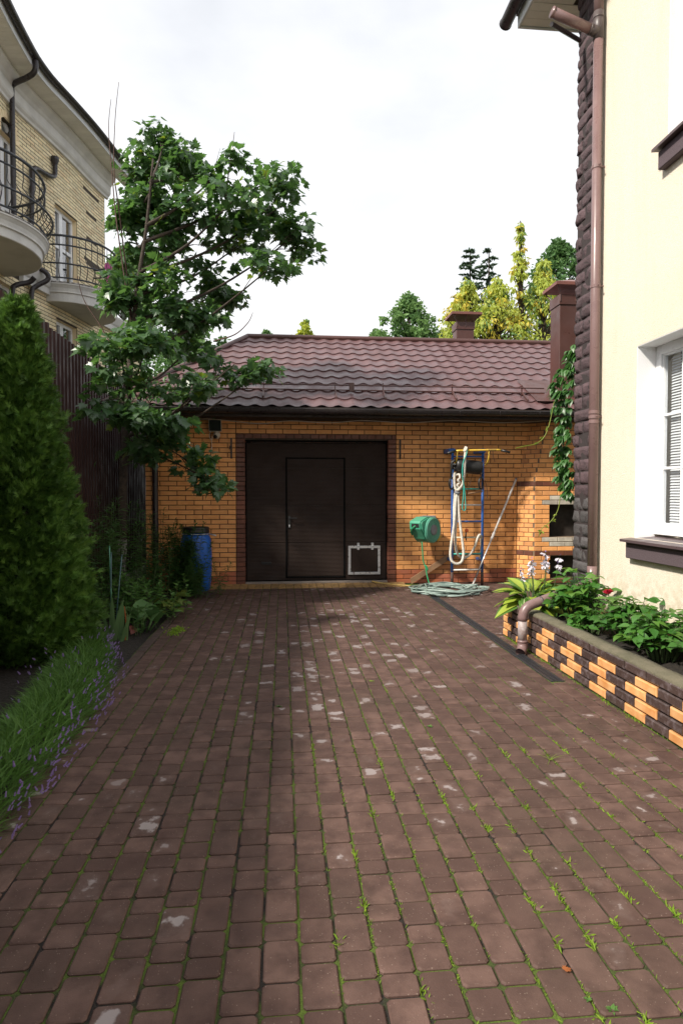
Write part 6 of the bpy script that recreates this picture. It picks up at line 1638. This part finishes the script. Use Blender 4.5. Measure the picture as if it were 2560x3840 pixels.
# creeper spilling over the left end of the garage roof
v2 = thing('creeper_vine', (-1.7, 9.3, 2.2), 'leafy creeper spilling over the left end of the garage gutter', 'vine')
n = 420; pos = np.stack([rng.normal(-1.75, .28, n), rng.uniform(9.15, 9.75, n), 2.9 + rng.normal(0, .22, n)], -1); pos[:, 2] -= np.clip(9.4 - pos[:, 1], 0, .3) * 1.6
mb = MB(); mb.scatter(*OVATE, pos, axes(np.stack([rng.normal(0, .5, n), rng.normal(-.5, .4, n), rng.normal(-.6, .3, n)], -1), rng.normal(0, .4, n)) * rng.uniform(.06, .11, n)[:, None, None]); mb.build('foliage', M['vine'], v2, kind='stuff')
mb = MB(); mb.tube(smooth_path([(-2.0, 9.5, 2.2), (-1.95, 9.3, 2.7), (-1.75, 9.35, 3.0), (-1.5, 9.4, 2.9)], 5), .007, 5); mb.build('stem', M['twig'], v2)

# ------------------------------------------------------------------ weeds in the paving joints
mb = MB(); pos, d, sz = [], [], []
for i in range(900):
    near = random.random()
    if near < .48: y = random.uniform(1.6, 3.6); x = random.uniform(.15, 2.0)
    elif near < .8: y = random.uniform(3.4, 8.0); x = random.uniform(-.4, 2.05)
    else: y = random.uniform(1.8, 9.5); x = random.uniform(-1.2, 2.0)
    k = round((x - X0) / PX); x = X0 + PX * k + random.gauss(0, .004)
    if x > 2.0 and 4.6 < y < 8.8: continue
    big = random.random() < (.12 if near < .48 else .05)
    for j in range(random.randint(6, 16) * (2 if big else 1)):
        a = random.uniform(0, 6.28); L_ = random.uniform(.006, .016) * (1.9 if big else 1) * (.95 if near < .48 else .55)
        pos.append((x + random.gauss(0, .004), y + random.gauss(0, .022), -.006)); d.append((math.cos(a), math.sin(a), random.uniform(.2, 1.3))); sz.append(L_)
for i in range(50):
    y = random.uniform(3.4, 6.2)
    for j in range(11): pos.append((2.255 + random.gauss(0, .012), y + random.gauss(0, .05), -.006)); d.append((random.gauss(-.5, .6), random.gauss(0, .7), random.uniform(.3, 1.2))); sz.append(random.uniform(.012, .03))
pos, d, sz = map(np.array, (pos, d, sz)); mb.scatter(*blade_tpl([.04, .085, .09, 0], .3, .2), pos, axes(d, rng.uniform(0, 3, len(pos))) * sz[:, None, None])
wd_ = mb.build('weeds', M['weed'], kind='stuff')
def small_weed(loc, n, s_, lab, tpl=OVATE, mat='herb_light'):
    t = thing('weed_plant', loc, lab, 'weed', 'little weeds in the paving joints')
    a = np.linspace(0, 6.28, n, endpoint=False) + rng.normal(0, .3, n); mb = MB()
    mb.scatter(*tpl, np.tile(np.array(loc), (n, 1)), axes(np.stack([np.cos(a), np.sin(a), rng.uniform(.2, .8, n)], -1), rng.normal(0, .2, n)) * rng.uniform(.7, 1.2, n)[:, None, None] * s_); mb.build('leaf_rosette', M[mat], t, smooth=True)
def gnd(u, v):
    dd_ = CM @ Vector(((u - 1280) / 2350, (1920 - v) / 2350, -1)); p = EYE + dd_ * (-EYE.z / dd_.z); return (p.x, p.y, .0)
small_weed(gnd(2295, 3790), 8, .022, 'round leaved bright weed near the lower right corner of the paving')
small_weed(gnd(2205, 3750), 6, .015, 'tiny three leaved weed a little left of the round leaved one', mat='herb_light')
small_weed(gnd(1392, 2555), 8, .028, 'pale rosette weed in a joint among the wet pavers', LANCE, 'weed')
small_weed(gnd(1610, 2725), 7, .022, 'dark leafy weed right of the pale patched paver')
small_weed(gnd(1045, 2650), 6, .030, 'lone leafy weed in the shaded half of the paving')
small_weed(gnd(2060, 2850), 9, .085, 'tuft of tall thin grass blades in a sunny joint', GRASS, 'weed')
mb = MB(); p = gnd(2115, 3645); mb.scatter(*MAPLE, np.array([[p[0], p[1], .006]]), axes(np.array([[.8, .3, .05]]), np.array([.1])) * .028); tag(mb.build('fallen_leaf', M['dead_leaf']), 'small dry orange leaf fallen on the paving', 'leaf')
# bright moss cushion at the left kerb
mb = MB(); n = 160; c = gnd(660, 2370); mb.scatter(*OVATE, np.stack([c[0] + rng.normal(0, .04, n), c[1] + rng.normal(0, .10, n), rng.uniform(0, .02, n)], -1), axes(rnd_dirs(n, .0, .9), rng.uniform(0, 3, n)) * .028); tag(mb.build('moss_cushion', M['weed'], kind='stuff'), 'yellow green moss cushion on the kerb beside the broad leaves', 'moss')

# ------------------------------------------------------------------ trees beyond the garage
TRI = (np.array([(-.5, 0, 0), (.5, .1, .1), (.15, .55, -.1), (0, 1, 0), (-.3, .6, .1)]), [(0, 1, 2), (0, 2, 3), (0, 3, 4)])
def tree(name, u, vt, Y, wpx, vb, mats, lab, cat, lobes, leaf, per, tpl=TRI, droop=0, power=2.6, group='trees beyond the garage roof'):
    """trunk, limbs and leaf clumps; u,vt,wpx,vb give its photographed axis, top, width and lower crown edge at distance Y"""
    tp_ = pt(u, vt, Y); bt = pt(u, vb, Y); w = wpx / 2350 * Y * .5; base = Vector((tp_.x, Y, 0))
    t = thing(name, base, lab, cat, group)
    mb = MB(); mb.tube(smooth_path([base - Vector((0, 0, .2)), base.lerp(tp_, .5) + Vector((.1, 0, 0)), tp_], 4), list(np.linspace(.16, .015, 9)), 7); 
    cs = []
    for i in range(lobes):
        a = random.uniform(0, 6.28); f_ = random.random() ** (.8 if power > 1 else 1.0); z = bt.z + (tp_.z - bt.z) * f_
        rr_ = w * (1 - f_ ** power) * math.sqrt(random.random()); c = Vector((tp_.x + rr_ * math.cos(a), Y + rr_ * math.sin(a), z)); cs.append((c, w * random.uniform(.12, .32 if power > 1 or f_ < .5 else .2) * (1 - .5 * f_)))
        b0 = base.lerp(tp_, max(.1, (z - .5 * rr_ - .3) / tp_.z)); mb.tube([b0, b0.lerp(c, .5) + Vector((0, 0, .1)), c], [.04, .02, .006], 4, caps=False)
    mb.build('trunk', M['bark'], t, smooth=True)
    cr_ = MB()
    for (c, r) in cs:
        n = per; d = rnd_dirs(n, -1, 1) * (rng.uniform(.15, 1, n) ** .6)[:, None]; p = np.array(c) + d * r * np.array([1, 1, .8])
        o = d + rng.normal(0, .5, (n, 3)) + np.array([0, 0, -droop]); m_ = int(rng.integers(0, len(mats))) if random.random() < .5 else 0
        cr_.scatter(*tpl, p, axes(o, rng.uniform(-1.2, 1.2, n)) * rng.uniform(.6, 1.2, n)[:, None, None] * leaf, m_)
    cr_.build('crown', mats, t, kind='stuff')
tree('broadleaf_tree', 1530, 1115, 26, 330, 1400, [M['tree_a'], M['tree_dark']], 'round green tree rising alone above the middle of the ridge', 'tree', 120, .15, 60)
tree('broadleaf_tree', 1150, 1212, 24, 140, 1330, [M['tree_yellow'], M['tree_a']], 'pale yellow green tree top just peeping over the ridge', 'tree', 16, .17, 50)
tree('broadleaf_tree', 1000, 1245, 24, 110, 1340, [M['tree_dark'], M['tree_a']], 'dark green tree top at the left end of the ridge', 'tree', 12, .17, 50)
tree('broadleaf_tree', 2095, 915, 30, 420, 1400, [M['tree_dark'], M['tree_a']], 'dark green tree behind the tall chimney at the stone corner', 'tree', 120, .19, 64)
tree('broadleaf_tree', 460, 930, 27, 330, 1500, [M['tree_a'], M['tree_dark']], 'light green tree behind the maple and the brick house corner', 'tree', 80, .18, 70)
tree('broadleaf_tree', 720, 1210, 23, 420, 1420, [M['tree_dark'], M['tree_a']], 'green tree low behind the maple at the roof hip', 'tree', 50, .17, 60)
for (u, vt, w, lb, lab) in ((1950, 828, 240, 44, 'slender yellow green ash maple with the tallest spire beside the chimney'), (2035, 985, 330, 56, 'yellow green ash maple close to the tall chimney'), (1865, 1050, 380, 66, 'golden leaved ash maple behind the smaller chimney'), (1750, 1060, 330, 56, 'golden green ash maple left of the spruces'), (1690, 1195, 190, 22, 'low yellow ash maple left of the small chimney')):
    tree('ash_maple', u, vt, 18, w, 1420, [M['tree_yellow'], M['tree_yellow'], M['tree_gold'], M['tree_a']], lab, 'tree', int(lb * 2.4), .125, 26 if vt > 900 else 18, (LANCE[0] * np.array([2.2, 1, 1]), LANCE[1]), .9, .8 if vt < 900 else 1.5)
def spruce(u, vt, Y, wpx, lab):
    tp_ = pt(u, vt, Y); base = Vector((tp_.x, Y, 0)); t = thing('spruce', base, lab, 'conifer', 'spruces beyond the garage roof')
    mb = MB(); mb.tube([base, tp_], [.2, .02], 7); mb.build('trunk', M['bark'], t)
    cr_ = MB(); w = wpx / 2350 * Y * .5; z = tp_.z
    pos, d, sz = [], [], []
    while z > tp_.z - 5.5:
        f_ = (tp_.z - z) / 4.2; L_ = w * min(1.3, .10 + 1.1 * f_)
        for k in range(5):
            a = random.uniform(0, 6.28); ll = L_ * random.uniform(.45, 1.15)
            for s in np.linspace(.12, 1, 7):
                p = (tp_.x + ll * s * math.cos(a), Y + ll * s * math.sin(a), z - .25 * s * ll + .12 * s * s * ll)
                for j in range(7):
                    pos.append(p); d.append((math.cos(a) + random.gauss(0, .6), math.sin(a) + random.gauss(0, .6), random.gauss(-.1, .4))); sz.append(random.uniform(.08, .18))
        z -= random.uniform(.22, .36)
    pos, d, sz = map(np.array, (pos, d, sz)); cr_.scatter(*TRI, pos, axes(d, rng.uniform(0, 3, len(pos))) * (sz[:, None, None] * np.array([.55, 1, 1])[None, None, :])); cr_.build('crown', M['spruce'], t, kind='stuff')
spruce(1762, 940, 27, 330, 'dark spruce with thin tip, left one of the pair')
spruce(1832, 938, 27.6, 310, 'dark spruce, right one of the pair')
# low distant belt of trees closing the horizon
